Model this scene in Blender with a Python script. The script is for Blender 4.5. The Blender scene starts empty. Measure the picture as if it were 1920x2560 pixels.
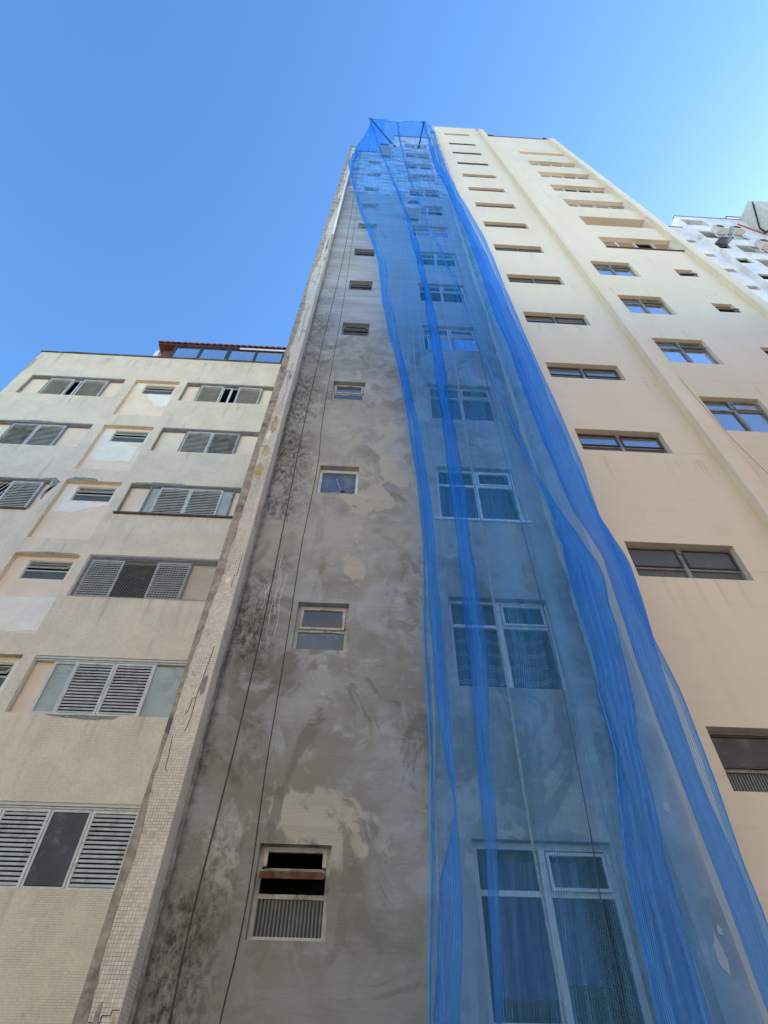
import bpy, math, random
from mathutils import Vector, Matrix, noise
random.seed(7)
PI = math.pi
scene = bpy.context.scene
COL = scene.collection

# ------------------------------------------------------------------ camera
EYE = 1.6
cam_d = bpy.data.cameras.new('camera')
cam = bpy.data.objects.new('camera', cam_d)
COL.objects.link(cam)
p_, yaw_, roll_ = 0.8445, 0.0376, 0.0162
cy, sy = math.cos(yaw_), math.sin(yaw_)
fw = Vector((sy*math.cos(p_), cy*math.cos(p_), math.sin(p_)))
rt = Vector((cy, -sy, 0))
up = rt.cross(fw)
r2 = rt*math.cos(roll_) + up*math.sin(roll_)
u2 = up*math.cos(roll_) - rt*math.sin(roll_)
M = Matrix((r2, u2, -fw)).transposed().to_4x4()
M.translation = Vector((0, 0, EYE))
cam.matrix_world = M
cam_d.sensor_fit = 'VERTICAL'
cam_d.sensor_height = 36
cam_d.lens = 36*1400/2560
cam_d.clip_end = 2000
scene.camera = cam

# ------------------------------------------------------------------ light
SUN_EL, SUN_AZ = math.radians(30), math.radians(71)     # azimuth from +Y (into the facade) towards +X (right)
w = bpy.data.worlds.new('World'); scene.world = w; w.use_nodes = True
nt = w.node_tree
sky = nt.nodes.new('ShaderNodeTexSky'); sky.sky_type = 'NISHITA'; sky.sun_disc = False
sky.sun_elevation = SUN_EL; sky.sun_rotation = SUN_AZ
sky.air_density = 1.0; sky.dust_density = 0.45; sky.ozone_density = 1.6
bg = nt.nodes['Background']; bg.inputs[1].default_value = 0.112
tint = nt.nodes.new('ShaderNodeMix'); tint.data_type = 'RGBA'; tint.blend_type = 'MULTIPLY'; tint.inputs[0].default_value = 1
tint.inputs[7].default_value = (.945, .965, .965, 1)
gam = nt.nodes.new('ShaderNodeGamma'); gam.inputs[1].default_value = 1.2
nt.links.new(sky.outputs[0], gam.inputs[0]); hs = nt.nodes.new('ShaderNodeHueSaturation'); hs.inputs['Saturation'].default_value = 1.12
nt.links.new(gam.outputs[0], hs.inputs['Color']); nt.links.new(hs.outputs[0], tint.inputs[6]); nt.links.new(tint.outputs[2], bg.inputs[0])
sd = bpy.data.lights.new('sun', 'SUN'); sd.energy = 5.0; sd.angle = math.radians(0.5); sd.color = (1, .94, .85)
so = bpy.data.objects.new('sun', sd); COL.objects.link(so)
sv = Vector((math.sin(SUN_AZ)*math.cos(SUN_EL), math.cos(SUN_AZ)*math.cos(SUN_EL), math.sin(SUN_EL)))
so.rotation_euler = sv.to_track_quat('Z', 'Y').to_euler(); so.location = (40, 0, 90)
scene.view_settings.view_transform = 'Standard'
scene.view_settings.look = 'None'
scene.view_settings.exposure = 1.82
scene.view_settings.gamma = 1
scene.cycles.transparent_max_bounces = 24
scene.cycles.max_bounces = 8

# ------------------------------------------------------------------ material helpers
class NT:
    def __init__(s, name):
        s.m = bpy.data.materials.new(name); s.m.use_nodes = True
        s.t = s.m.node_tree; s.t.nodes.clear()
        s.out = s.t.nodes.new('ShaderNodeOutputMaterial')
        s.tc = None
    def n(s, typ, **kw):
        nd = s.t.nodes.new(typ)
        for k, v in kw.items(): setattr(nd, k, v)
        return nd
    def l(s, a, b):
        s.t.links.new(a, b)
    def put(s, sock, v):
        if v is None: return
        if hasattr(v, 'is_output'): s.l(v, sock)
        elif isinstance(v, (tuple, list)):
            if len(v) == 3 and sock.type == 'RGBA': v = (*v, 1)
            sock.default_value = v
        else: sock.default_value = v
    def pos(s):
        if s.tc is None: s.tc = s.n('ShaderNodeTexCoord')
        return s.tc.outputs['Object']
    def xyz(s, v=None):
        q = s.n('ShaderNodeSeparateXYZ'); s.l(v or s.pos(), q.inputs[0]); return q.outputs
    def comb(s, x=0, y=0, z=0):
        q = s.n('ShaderNodeCombineXYZ')
        for i, v in enumerate((x, y, z)): s.put(q.inputs[i], v)
        return q.outputs[0]
    def noise(s, scale=1, detail=4, rough=.55, stretch=(1, 1, 1), dist=0, vec=None, off=(0, 0, 0)):
        mp = s.n('ShaderNodeMapping'); s.l(vec or s.pos(), mp.inputs[0]); mp.inputs['Scale'].default_value = stretch
        mp.inputs['Location'].default_value = off
        q = s.n('ShaderNodeTexNoise'); s.l(mp.outputs[0], q.inputs['Vector'])
        q.inputs['Scale'].default_value = scale; q.inputs['Detail'].default_value = detail
        q.inputs['Roughness'].default_value = rough; q.inputs['Distortion'].default_value = dist
        return q.outputs['Fac']
    def math(s, op, a, b=None, c=None, clamp=False):
        q = s.n('ShaderNodeMath', operation=op, use_clamp=clamp)
        for i, v in enumerate((a, b, c)): s.put(q.inputs[i], v)
        return q.outputs[0]
    def step(s, v, a, b, smooth=True):
        q = s.n('ShaderNodeMapRange', interpolation_type='SMOOTHSTEP' if smooth else 'LINEAR')
        s.put(q.inputs[0], v); q.inputs[1].default_value = a; q.inputs[2].default_value = b
        return q.outputs[0]
    def mix(s, f, a, b, mode='MIX'):
        q = s.n('ShaderNodeMix', data_type='RGBA', blend_type=mode)
        s.put(q.inputs[0], f); s.put(q.inputs[6], a); s.put(q.inputs[7], b)
        return q.outputs[2]
    def bump(s, h, strength=.3, dist=.02):
        q = s.n('ShaderNodeBump'); q.inputs['Strength'].default_value = strength; q.inputs['Distance'].default_value = dist
        s.l(h, q.inputs['Height']); return q.outputs[0]
    def bsdf(s, col, rough=.8, metal=0, normal=None, spec=.3):
        q = s.n('ShaderNodeBsdfPrincipled')
        s.put(q.inputs['Base Color'], col); s.put(q.inputs['Roughness'], rough); s.put(q.inputs['Metallic'], metal)
        q.inputs['Specular IOR Level'].default_value = spec
        if normal is not None: s.l(normal, q.inputs['Normal'])
        return q.outputs[0]
    def end(s, sh):
        s.l(sh, s.out.inputs[0]); return s.m

def plain(name, col, rough=.7, metal=0, var=.18, scale=9, spec=.3, dirt=None):
    m = NT(name)
    n1 = m.noise(scale, 5, .6)
    c = m.mix(m.step(n1, .3, .7), tuple(v*(1-var) for v in col), tuple(min(1, v*(1+var)) for v in col))
    if dirt:
        c = m.mix(m.step(m.noise(3.1, 7, .7, off=(3, 1, 7)), .52, .68), c, dirt)
    return m.end(m.bsdf(c, rough, metal, m.bump(m.noise(scale*6, 3), .15, .004), spec))

# grey, repaired render of the tower
def mat_render():
    m = NT('grey_cement_render')
    x, y, z = m.xyz()
    big = m.noise(.75, 8, .62, (1, 1, 1.25), .6)
    mid = m.noise(2.3, 7, .62, (1, 1, 1.1), .5, off=(4, 0, 9))
    fine = m.noise(16, 5, .6, (.5, 1, 1.6))
    trow = m.noise(1.5, 6, .65, (.7, 1, 5), .8, off=(0, 0, 3))
    grey = m.mix(m.step(mid, .38, .62), (.275, .262, .225), (.375, .36, .33))
    blue = m.mix(m.step(big, .44, .62), grey, (.41, .405, .40))
    olive = m.mix(m.step(m.noise(.55, 7, .6, off=(9, 2, 5)), .46, .62), blue, (.28, .262, .21))
    # sandy plaster patches, mostly between the second and fourth rows
    band = m.math('MULTIPLY', m.step(z, 5.9, 7.0), m.step(z, 14, 10.5))
    patchn = m.math('ADD', m.noise(.62, 8, .6, (1, 1, .9), .3, off=(2.3, 0, 1.1)), m.math('MULTIPLY', band, .07))
    c = m.mix(m.step(patchn, .60, .625), olive, (.50, .45, .35))
    b1 = m.step(m.noise(1.9, 7, .6, (1, 1, .8), 1.2, off=(11, 0, 3)), .52, .60)
    c = m.mix(m.math('MULTIPLY', b1, .55), c, (.45, .445, .44))
    b2 = m.step(m.noise(1.6, 8, .62, (1, 1, .7), 1.0, off=(1, 0, 13)), .53, .60)
    c = m.mix(m.math('MULTIPLY', b2, .7), c, (.19, .178, .14))
    c = m.mix(m.step(trow, .35, .75), m.mix(.16, c, (.16, .15, .12)), c)
    lt = m.step(m.noise(3.3, 8, .7, (1, 1, 2.2), .4, off=(7, 0, 2)), .55, .68)
    c = m.mix(m.math('MULTIPLY', lt, .45), c, (.52, .52, .52))
    low = m.step(m.math('ADD', z, m.math('MULTIPLY', m.noise(1.3, 7, .6, off=(6, 0, 6)), 2.2)), 4.25, 4.05)
    c = m.mix(m.math('MULTIPLY', low, .5), c, (.24, .22, .165))
    bz = m.math('MULTIPLY', m.step(z, 6.2, 7.6), m.step(z, 12.8, 10.6))
    bz = m.math('MULTIPLY', bz, m.step(m.noise(.8, 7, .6, off=(4, 0, 4)), .38, .56))
    c = m.mix(m.math('MULTIPLY', bz, .6), c, (.455, .42, .34))
    # upper floors: flat greyer coat, horizontal trowel marks
    upf = m.step(z, 12.5, 16.5)
    c2 = m.mix(m.step(m.noise(1.1, 7, .62, (.6, 1, 2.6), off=(3, 0, 1)), .36, .66), (.33, .318, .295), (.44, .43, .41))
    c = m.mix(upf, c, c2)
    # old flaking paint above the last finished lift
    zn = m.math('ADD', z, m.math('MULTIPLY', m.noise(5, 3), .35))
    old = m.step(zn, 27.75, 27.82)
    fl = m.step(m.noise(1.9, 9, .72, (.55, 1, 1.7), .7), .47, .50)
    oldc = m.mix(fl, (.30, .29, .27), (.62, .64, .66))
    rust = m.math('MULTIPLY', m.step(x, -1.05, -1.35), m.step(m.noise(.5, 6, .6, off=(0, 0, 4)), .50, .56))
    oldc = m.mix(m.math('MULTIPLY', rust, .8), oldc, (.42, .25, .07))
    c = m.mix(old, c, oldc)
    # black mould beside the left pilaster
    mm = m.math('MULTIPLY', m.step(x, -.80, -1.35), m.step(m.noise(.8, 6, .6, off=(1, 0, 8)), .43, .56))
    sp = m.math('MULTIPLY', m.step(m.noise(11, 9, .82, (1.3, 1, .8)), .42, .60), .9)
    c = m.mix(m.math('MULTIPLY', m.math('MULTIPLY', mm, sp), m.step(z, 22, 12)), c, (.045, .045, .04))
    edge = m.math('MULTIPLY', m.step(m.math('ADD', x, m.math('MULTIPLY', m.noise(9, 4), .16)), -1.42, -1.52), m.step(z, 26, 14))
    c = m.mix(m.math('MULTIPLY', edge, .75), c, (.07, .068, .06))
    spk = m.math('GREATER_THAN', m.noise(38, 2, .5), .73)
    c = m.mix(m.math('MULTIPLY', spk, .5), c, (.1, .095, .08))
    h = m.math('ADD', m.math('MULTIPLY', trow, .8), m.math('ADD', m.math('MULTIPLY', mid, .7), m.math('MULTIPLY', fine, .25)))
    return m.end(m.bsdf(c, .88, 0, m.bump(h, .45, .03), .2))

def mat_cream():
    m = NT('cream_painted_render')
    x, y, z = m.xyz()
    a = m.noise(.35, 6, .6, (1, 1, .35))
    b = m.noise(2.4, 6, .6, (.5, 1, 3.5), .3)
    c = m.mix(m.step(a, .35, .68), (.725, .60, .435), (.79, .66, .495))
    c = m.mix(m.math('MULTIPLY', m.step(b, .5, .75), .18), c, (.48, .43, .34))
    dr = m.math('MULTIPLY', m.step(m.noise(1.2, 5, .6, (2.5, 1, .12), off=(5, 0, 0)), .56, .72), .10)
    c = m.mix(dr, c, (.33, .28, .2))
    fr = m.math('FRACT', m.math('MULTIPLY', m.math('SUBTRACT', z, 6.82), 1/2.84))
    dm = m.math('MULTIPLY', m.step(fr, .70, 1.0), m.step(m.noise(1.3, 6, .65, (5, 1, .15), off=(1, 0, 2)), .52, .70))
    c = m.mix(m.math('MULTIPLY', dm, .38), c, (.33, .28, .2))
    fr2 = m.math('ABSOLUTE', m.math('SUBTRACT', m.math('FRACT', m.math('MULTIPLY', m.math('ADD', z, m.math('MULTIPLY', m.noise(.6, 4), .25)), 1/2.84)), .5))
    c = m.mix(m.math('MULTIPLY', m.step(fr2, .012, .0), .14), c, (.35, .3, .22))
    h = m.math('ADD', m.math('MULTIPLY', m.noise(.9, 5, .55, (.7, 1, 1.2)), 2.0), m.math('ADD', m.math('MULTIPLY', b, .5), m.math('MULTIPLY', m.noise(30, 3), .08)))
    return m.end(m.bsdf(c, .75, 0, m.bump(h, .22, .012), .2))

def mat_cream_pilaster():
    m = NT('cream_pilaster_paint')
    b = m.noise(1.1, 6, .65, (1, 1, .6), .3)
    c = m.mix(m.step(b, .35, .65), (.725, .60, .435), (.79, .66, .495))
    c = m.mix(m.math('MULTIPLY', m.step(m.noise(.7, 4, .5, (1, 1, .3), off=(3, 3, 3)), .52, .6), .5), c, (.72, .58, .37))
    h = m.math('ADD', m.math('MULTIPLY', m.noise(1.6, 6, .65), 2.2), m.math('MULTIPLY', m.noise(22, 3), .1))
    return m.end(m.bsdf(c, .75, 0, m.bump(h, .25, .012), .2))

def tilegrid(m, size, gw):
    x, y, z = m.xyz()
    fx = m.math('FRACT', m.math('ADD', m.math('MULTIPLY', x, 1/size), m.math('MULTIPLY', y, 1/size)))
    fz = m.math('FRACT', m.math('MULTIPLY', z, 1/size))
    g = m.math('MAXIMUM', m.math('LESS_THAN', fx, gw), m.math('LESS_THAN', fz, gw))
    cx = m.math('FLOOR', m.math('ADD', m.math('MULTIPLY', x, 1/size), m.math('MULTIPLY', y, 1/size)))
    cz = m.math('FLOOR', m.math('MULTIPLY', z, 1/size))
    wn = m.n('ShaderNodeTexWhiteNoise', noise_dimensions='2D'); m.l(m.comb(cx, cz, 0), wn.inputs['Vector'])
    return g, wn.outputs['Value'], m.comb(m.math('MULTIPLY', cx, size), 0, m.math('MULTIPLY', cz, size))

def mat_tiles(name, size, base, var, grout, gw=.14, miss=.72, missc=(.2, .18, .14), stains=True):
    m = NT(name)
    g, rnd, cell = tilegrid(m, size, gw)
    c = m.mix(rnd, tuple(v*(1-var) for v in base), tuple(min(.9, v*(1+var)) for v in base))
    a = m.noise(.45, 6, .6)
    c = m.mix(m.math('MULTIPLY', m.step(a, .45, .7), .22), c, (.60, .50, .37))
    gm = m.math('MULTIPLY', g, m.step(m.noise(1.3, 6, .65, off=(7, 7, 7)), .38, .62))
    gs = m.math('ADD', m.math('MULTIPLY', g, .22), m.math('MULTIPLY', gm, .6))
    c = m.mix(m.math('MINIMUM', gs, 1.0), c, grout)
    ms = m.math('GREATER_THAN', m.noise(1.6, 6, .65, vec=cell, off=(2, 0, 5)), miss)
    c = m.mix(ms, c, missc)
    if stains:
        st = m.math('MULTIPLY', m.step(m.noise(1.4, 6, .65, (2.6, 1, .25), off=(5, 0, 2)), .55, .75), .45)
        c = m.mix(st, c, (.25, .215, .16))
        x, y, z = m.xyz()
        fr = m.math('FRACT', m.math('MULTIPLY', m.math('SUBTRACT', z, 6.98), 1/2.87))
        dm = m.math('MULTIPLY', m.step(fr, .62, 1.0), m.step(m.noise(1.1, 6, .65, (4, 1, .15), off=(1, 0, 2)), .50, .68))
        c = m.mix(m.math('MULTIPLY', dm, .35), c, (.34, .25, .16))
        bl = m.math('MULTIPLY', m.step(m.noise(7, 6, .7, (1, 1, .6), off=(5, 0, 2)), .62, .72), .35)
        c = m.mix(bl, c, (.17, .15, .12))
    h = m.math('SUBTRACT', m.math('MULTIPLY', rnd, .3), m.math('ADD', m.math('MULTIPLY', g, .8), ms))
    return m.end(m.bsdf(c, .55, 0, m.bump(h, .35, .004), .4))

def mat_glass(name, tint=(.75, .82, .85), base=.08, rough=.02, wob=.02, mul=1.0):
    m = NT(name)
    n = m.bump(m.noise(1.7, 2, .5), wob, .05)
    fr = m.n('ShaderNodeFresnel'); fr.inputs[0].default_value = 1.5
    tr = m.n('ShaderNodeBsdfTransparent'); m.put(tr.inputs[0], tint)
    gl = m.n('ShaderNodeBsdfGlossy'); gl.inputs['Roughness'].default_value = rough; m.l(n, gl.inputs['Normal'])
    ms = m.n('ShaderNodeMixShader')
    m.l(m.math('MINIMUM', m.math('ADD', m.math('MULTIPLY', fr.outputs[0], mul), base), 1.0), ms.inputs[0])
    m.l(tr.outputs[0], ms.inputs[1]); m.l(gl.outputs[0], ms.inputs[2])
    # film of dust
    df = m.n('ShaderNodeBsdfDiffuse'); m.put(df.inputs[0], (.42, .40, .36))
    m2 = m.n('ShaderNodeMixShader')
    m.l(m.math('ADD', m.math('MULTIPLY', m.step(m.noise(5, 8, .75), .45, .8), .22), .05), m2.inputs[0])
    m.l(ms.outputs[0], m2.inputs[1]); m.l(df.outputs[0], m2.inputs[2])
    return m.end(m2.outputs[0])

def mat_fluted():
    m = NT('fluted_glass')
    x, y, z = m.xyz()
    wv = m.math('SINE', m.math('MULTIPLY', x, 2*PI/.032))
    c = m.mix(m.step(wv, -.6, .8), (.035, .037, .04), (.21, .21, .20))
    c = m.mix(m.math('MULTIPLY', m.step(m.noise(6, 7, .7), .5, .75), .3), c, (.35, .34, .31))
    return m.end(m.bsdf(c, .4, 0, m.bump(wv, .8, .006), .35))

def mat_net():
    m = NT('blue_debris_netting')
    uv = m.n('ShaderNodeUVMap'); uv.uv_map = 'UVMap'
    u, v, _ = m.xyz(uv.outputs[0])
    x, y, z = m.xyz()
    th = m.math('SINE', m.math('MULTIPLY', u, 2*PI/.015))
    th2 = m.math('SINE', m.math('MULTIPLY', v, 2*PI/.027))
    cov = m.math('ADD', .22, m.math('MULTIPLY', th, .09))
    cov = m.math('ADD', cov, m.math('MULTIPLY', th2, .0))
    cov = m.math('ADD', cov, m.math('MULTIPLY', m.math('SUBTRACT', m.noise(.9, 6, .65, (4.5, 1, .22)), .5), .5))
    cov = m.math('ADD', cov, m.math('MULTIPLY', m.math('SUBTRACT', m.noise(1, 5, .65, (26, .35, 1), vec=m.comb(u, v, 0)), .5), .42))
    cov = m.math('MULTIPLY', cov, m.math('SUBTRACT', 1.0, m.math('MULTIPLY', m.step(v, 26, 35), .38)))
    # threads seen edge-on overlap and close up
    lw = m.n('ShaderNodeLayerWeight'); lw.inputs[0].default_value = .35
    cov = m.math('ADD', cov, m.math('MULTIPLY', lw.outputs['Facing'], .12))
    cov = m.math('MINIMUM', m.math('MAXIMUM', cov, .05), .95)
    col = m.mix(m.step(m.noise(2, 5, .6, (3, 1, .2)), .3, .7), (.025, .31, .85), (.05, .50, 1.0))
    df = m.n('ShaderNodeBsdfDiffuse'); m.put(df.inputs[0], col)
    tl = m.n('ShaderNodeBsdfTranslucent'); m.put(tl.inputs[0], (.07, .56, 1.0))
    a = m.n('ShaderNodeMixShader'); a.inputs[0].default_value = .5
    m.l(df.outputs[0], a.inputs[1]); m.l(tl.outputs[0], a.inputs[2])
    gl = m.n('ShaderNodeBsdfGlossy'); gl.inputs['Roughness'].default_value = .28; m.put(gl.inputs[0], (.5, .85, 1))
    m.l(m.bump(m.math('ADD', m.math('MULTIPLY', m.noise(60, 2, .5), .3), m.math('MULTIPLY', m.noise(4, 5, .6, (4, 1, .3)), 3)), .9, .02), gl.inputs['Normal'])
    b = m.n('ShaderNodeMixShader'); b.inputs[0].default_value = .16
    m.l(a.outputs[0], b.inputs[1]); m.l(gl.outputs[0], b.inputs[2])
    tr = m.n('ShaderNodeBsdfTransparent'); m.put(tr.inputs[0], (.64, .78, 1))
    c = m.n('ShaderNodeMixShader'); m.l(cov, c.inputs[0])
    m.l(tr.outputs[0], c.inputs[1]); m.l(b.outputs[0], c.inputs[2])
    return m.end(c.outputs[0])

def mat_white_old():
    m = NT('weathered_white_paint')
    c = m.mix(m.step(m.noise(.5, 7, .65), .35, .7), (.62, .61, .60), (.80, .79, .78))
    c = m.mix(m.math('MULTIPLY', m.step(m.noise(1.3, 8, .75, (2, 1, .5), .4), .52, .66), .55), c, (.33, .31, .29))
    return m.end(m.bsdf(c, .8, 0, m.bump(m.noise(3, 6), .3, .02), .2))

def mat_roof_tile():
    m = NT('terracotta')
    c = m.mix(m.noise(6, 6, .6), (.20, .05, .025), (.42, .13, .06))
    return m.end(m.bsdf(c, .8, 0, m.bump(m.noise(20, 4), .3, .01), .2))

def mat_curtain(stripes):
    m = NT('striped_curtain_cloth' if stripes else 'plain_curtain_cloth')
    x, y, z = m.xyz()
    c = m.mix(m.noise(4, 4), (.16, .26, .55), (.28, .42, .75))
    if stripes:
        zz = m.math('ADD', z, m.math('MULTIPLY', m.math('SINE', m.math('MULTIPLY', x, 15)), .022))
        f = m.math('FRACT', m.math('MULTIPLY', zz, 1/.19))
        s1 = m.math('LESS_THAN', m.math('ABSOLUTE', m.math('SUBTRACT', f, .35)), .035)
        s2 = m.math('LESS_THAN', m.math('ABSOLUTE', m.math('SUBTRACT', f, .52)), .035)
        c = m.mix(m.math('MAXIMUM', s1, s2), (.10, .14, .28), (.72, .76, .85))
    return m.end(m.bsdf(c, .9))

MT = {
 'render': mat_render(), 'cream': mat_cream(), 'pil': mat_cream_pilaster(),
 'smoked': plain('smoked_pane', (.05, .05, .052), .35, 0, .2, 3, .4, (.13, .13, .125)),
 'pil_old': plain('grey_white_pilaster_coat', (.40, .395, .38), .8, 0, .2, 2.2, .2, (.55, .54, .52)),
 'glass_n': mat_glass('curtained_glass', (.70, .74, .80), .0, .02, .0, .0),
 'pil_side': plain('yellowish_pilaster_side', (.80, .64, .40), .7, 0, .06, 1.5, .2),  # left faces of the cream pilasters, yellower than their fronts
 'tile_left': mat_tiles('cream_mosaic_tile', .030, (.90, .67, .455), .07, (.27, .23, .17), .13, .76),
 'tile_pil': mat_tiles('pilaster_mosaic_tile', .026, (.68, .60, .48), .12, (.15, .13, .10), .13, .59, (.50, .41, .30)),
 'mortar': plain('old_mortar', (.36, .30, .235), .95, 0, .3, 7, .1, (.12, .11, .1)),
 'cement': plain('chipped_cement', (.30, .27, .23), .95, 0, .3, 14, .1, (.1, .09, .08)),
 'plaster': plain('white_plaster', (.90, .77, .62), .85, 0, .06, 3, .2),
 'plaster2': plain('recess_plaster', (.88, .67, .475), .85, 0, .06, 2, .2),
 'ochre': plain('bare_ochre_render', (.50, .37, .22), .95, 0, .25, 10, .1),
 'alu': plain('aluminium', (.60, .565, .51), .5, .1, .08, 8, .5),
 'alu_dk': plain('dull_aluminium', (.26, .24, .22), .5, .1, .12, 8, .5, (.12, .11, .1)),
 'iron': plain('painted_iron', (.50, .485, .43), .6, 0, .15, 12, .35, (.25, .18, .12)),
 'rust': plain('rusty_iron', (.17, .075, .04), .8, .1, .4, 14, .3, (.25, .2, .13)),
 'white': plain('white_frame_paint', (.74, .74, .76), .5, 0, .06, 8, .4),
 'dark': plain('dark_frame', (.05, .047, .045), .5, .2, .2, 9, .4),
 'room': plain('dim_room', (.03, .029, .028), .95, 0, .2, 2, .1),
 'louver': plain('shutter_louver', (.66, .61, .53), .5, .2, .1, 6, .4, (.40, .34, .25)),
 'louver_st': plain('stained_shutter_louver', (.50, .47, .40), .6, .1, .2, 3, .3, (.14, .085, .04)),
 'green': plain('greenish_panel', (.42, .43, .36), .45, 0, .12, 2.2, .4, (.32, .33, .28)),
 'glass': mat_glass('window_glass'), 'glass_s': mat_glass('clear_sky_glass', (.30, .34, .38), .20, .015, .03, 1.1), 'glass_b': mat_glass('dark_clear_glass', (.30, .34, .38), .12, .015, .05, .72),
 'glass_d': mat_glass('dusty_glass', (.55, .56, .55), .03, .12, .05, .45),
 'fluted': mat_fluted(), 'frost': plain('blue_frosted_glass', (.10, .135, .20), .25, 0, .15, 2.5, .5, (.2, .22, .24)), 'net': mat_net(),
 'blue_rope': plain('blue_hem_cord', (.02, .25, .65), .5),
 'rope_d': plain('dark_rope', (.055, .048, .042), .8, 0, .3, 30),
 'rope_l': plain('beige_rope', (.46, .38, .30), .8, 0, .2, 30),
 'rope_g': plain('grey_rope', (.20, .20, .22), .8, 0, .2, 30),
 'strap': plain('white_strap_plastic', (.80, .80, .80), .45, 0, .05, 5),
 'pole': plain('dark_steel_tube', (.035, .04, .06), .5, .5, .2, 9),
 'ac': plain('ac_casing', (.60, .57, .49), .55, 0, .1, 5, .4, (.42, .37, .3)),
 'ac_fan': plain('ac_fan_dark', (.12, .12, .12), .6),
 'wold': mat_white_old(), 'wbright': plain('clean_white_paint', (.80, .80, .79), .7, 0, .05, 2),
 'terra': mat_roof_tile(), 'dirt_cap': plain('grimy_coping', (.13, .105, .085), .95, 0, .4, 6, .1, (.05, .045, .04)),
 'redtrim': plain('red_brown_flashing', (.16, .06, .045), .8),
 'curt_s': mat_curtain(True), 'curt': mat_curtain(False),
 'asphalt': plain('asphalt', (.05, .05, .052), .9, 0, .2, 30, .2), 'paving': plain('paving', (.22, .215, .20), .9, 0, .15, 6, .2),
 'line': plain('road_paint', (.75, .74, .7), .8), 'opp': plain('street_facade_paint', (.78, .64, .46), .85, 0, .1, 1.5, .2),
 'opp3': plain('pale_street_facade', (.78, .72, .61), .85, 0, .06, 1.5, .2),
 'opp2': plain('street_facade_brick', (.42, .34, .27), .85, 0, .15, 1.5, .2),
 'pole_r': plain('red_pipe', (.45, .08, .04), .6), 'wire': plain('netting_wire', (.33, .32, .29), .6),
 'beige': plain('beige_metal', (.52, .50, .42), .6),
}

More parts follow.
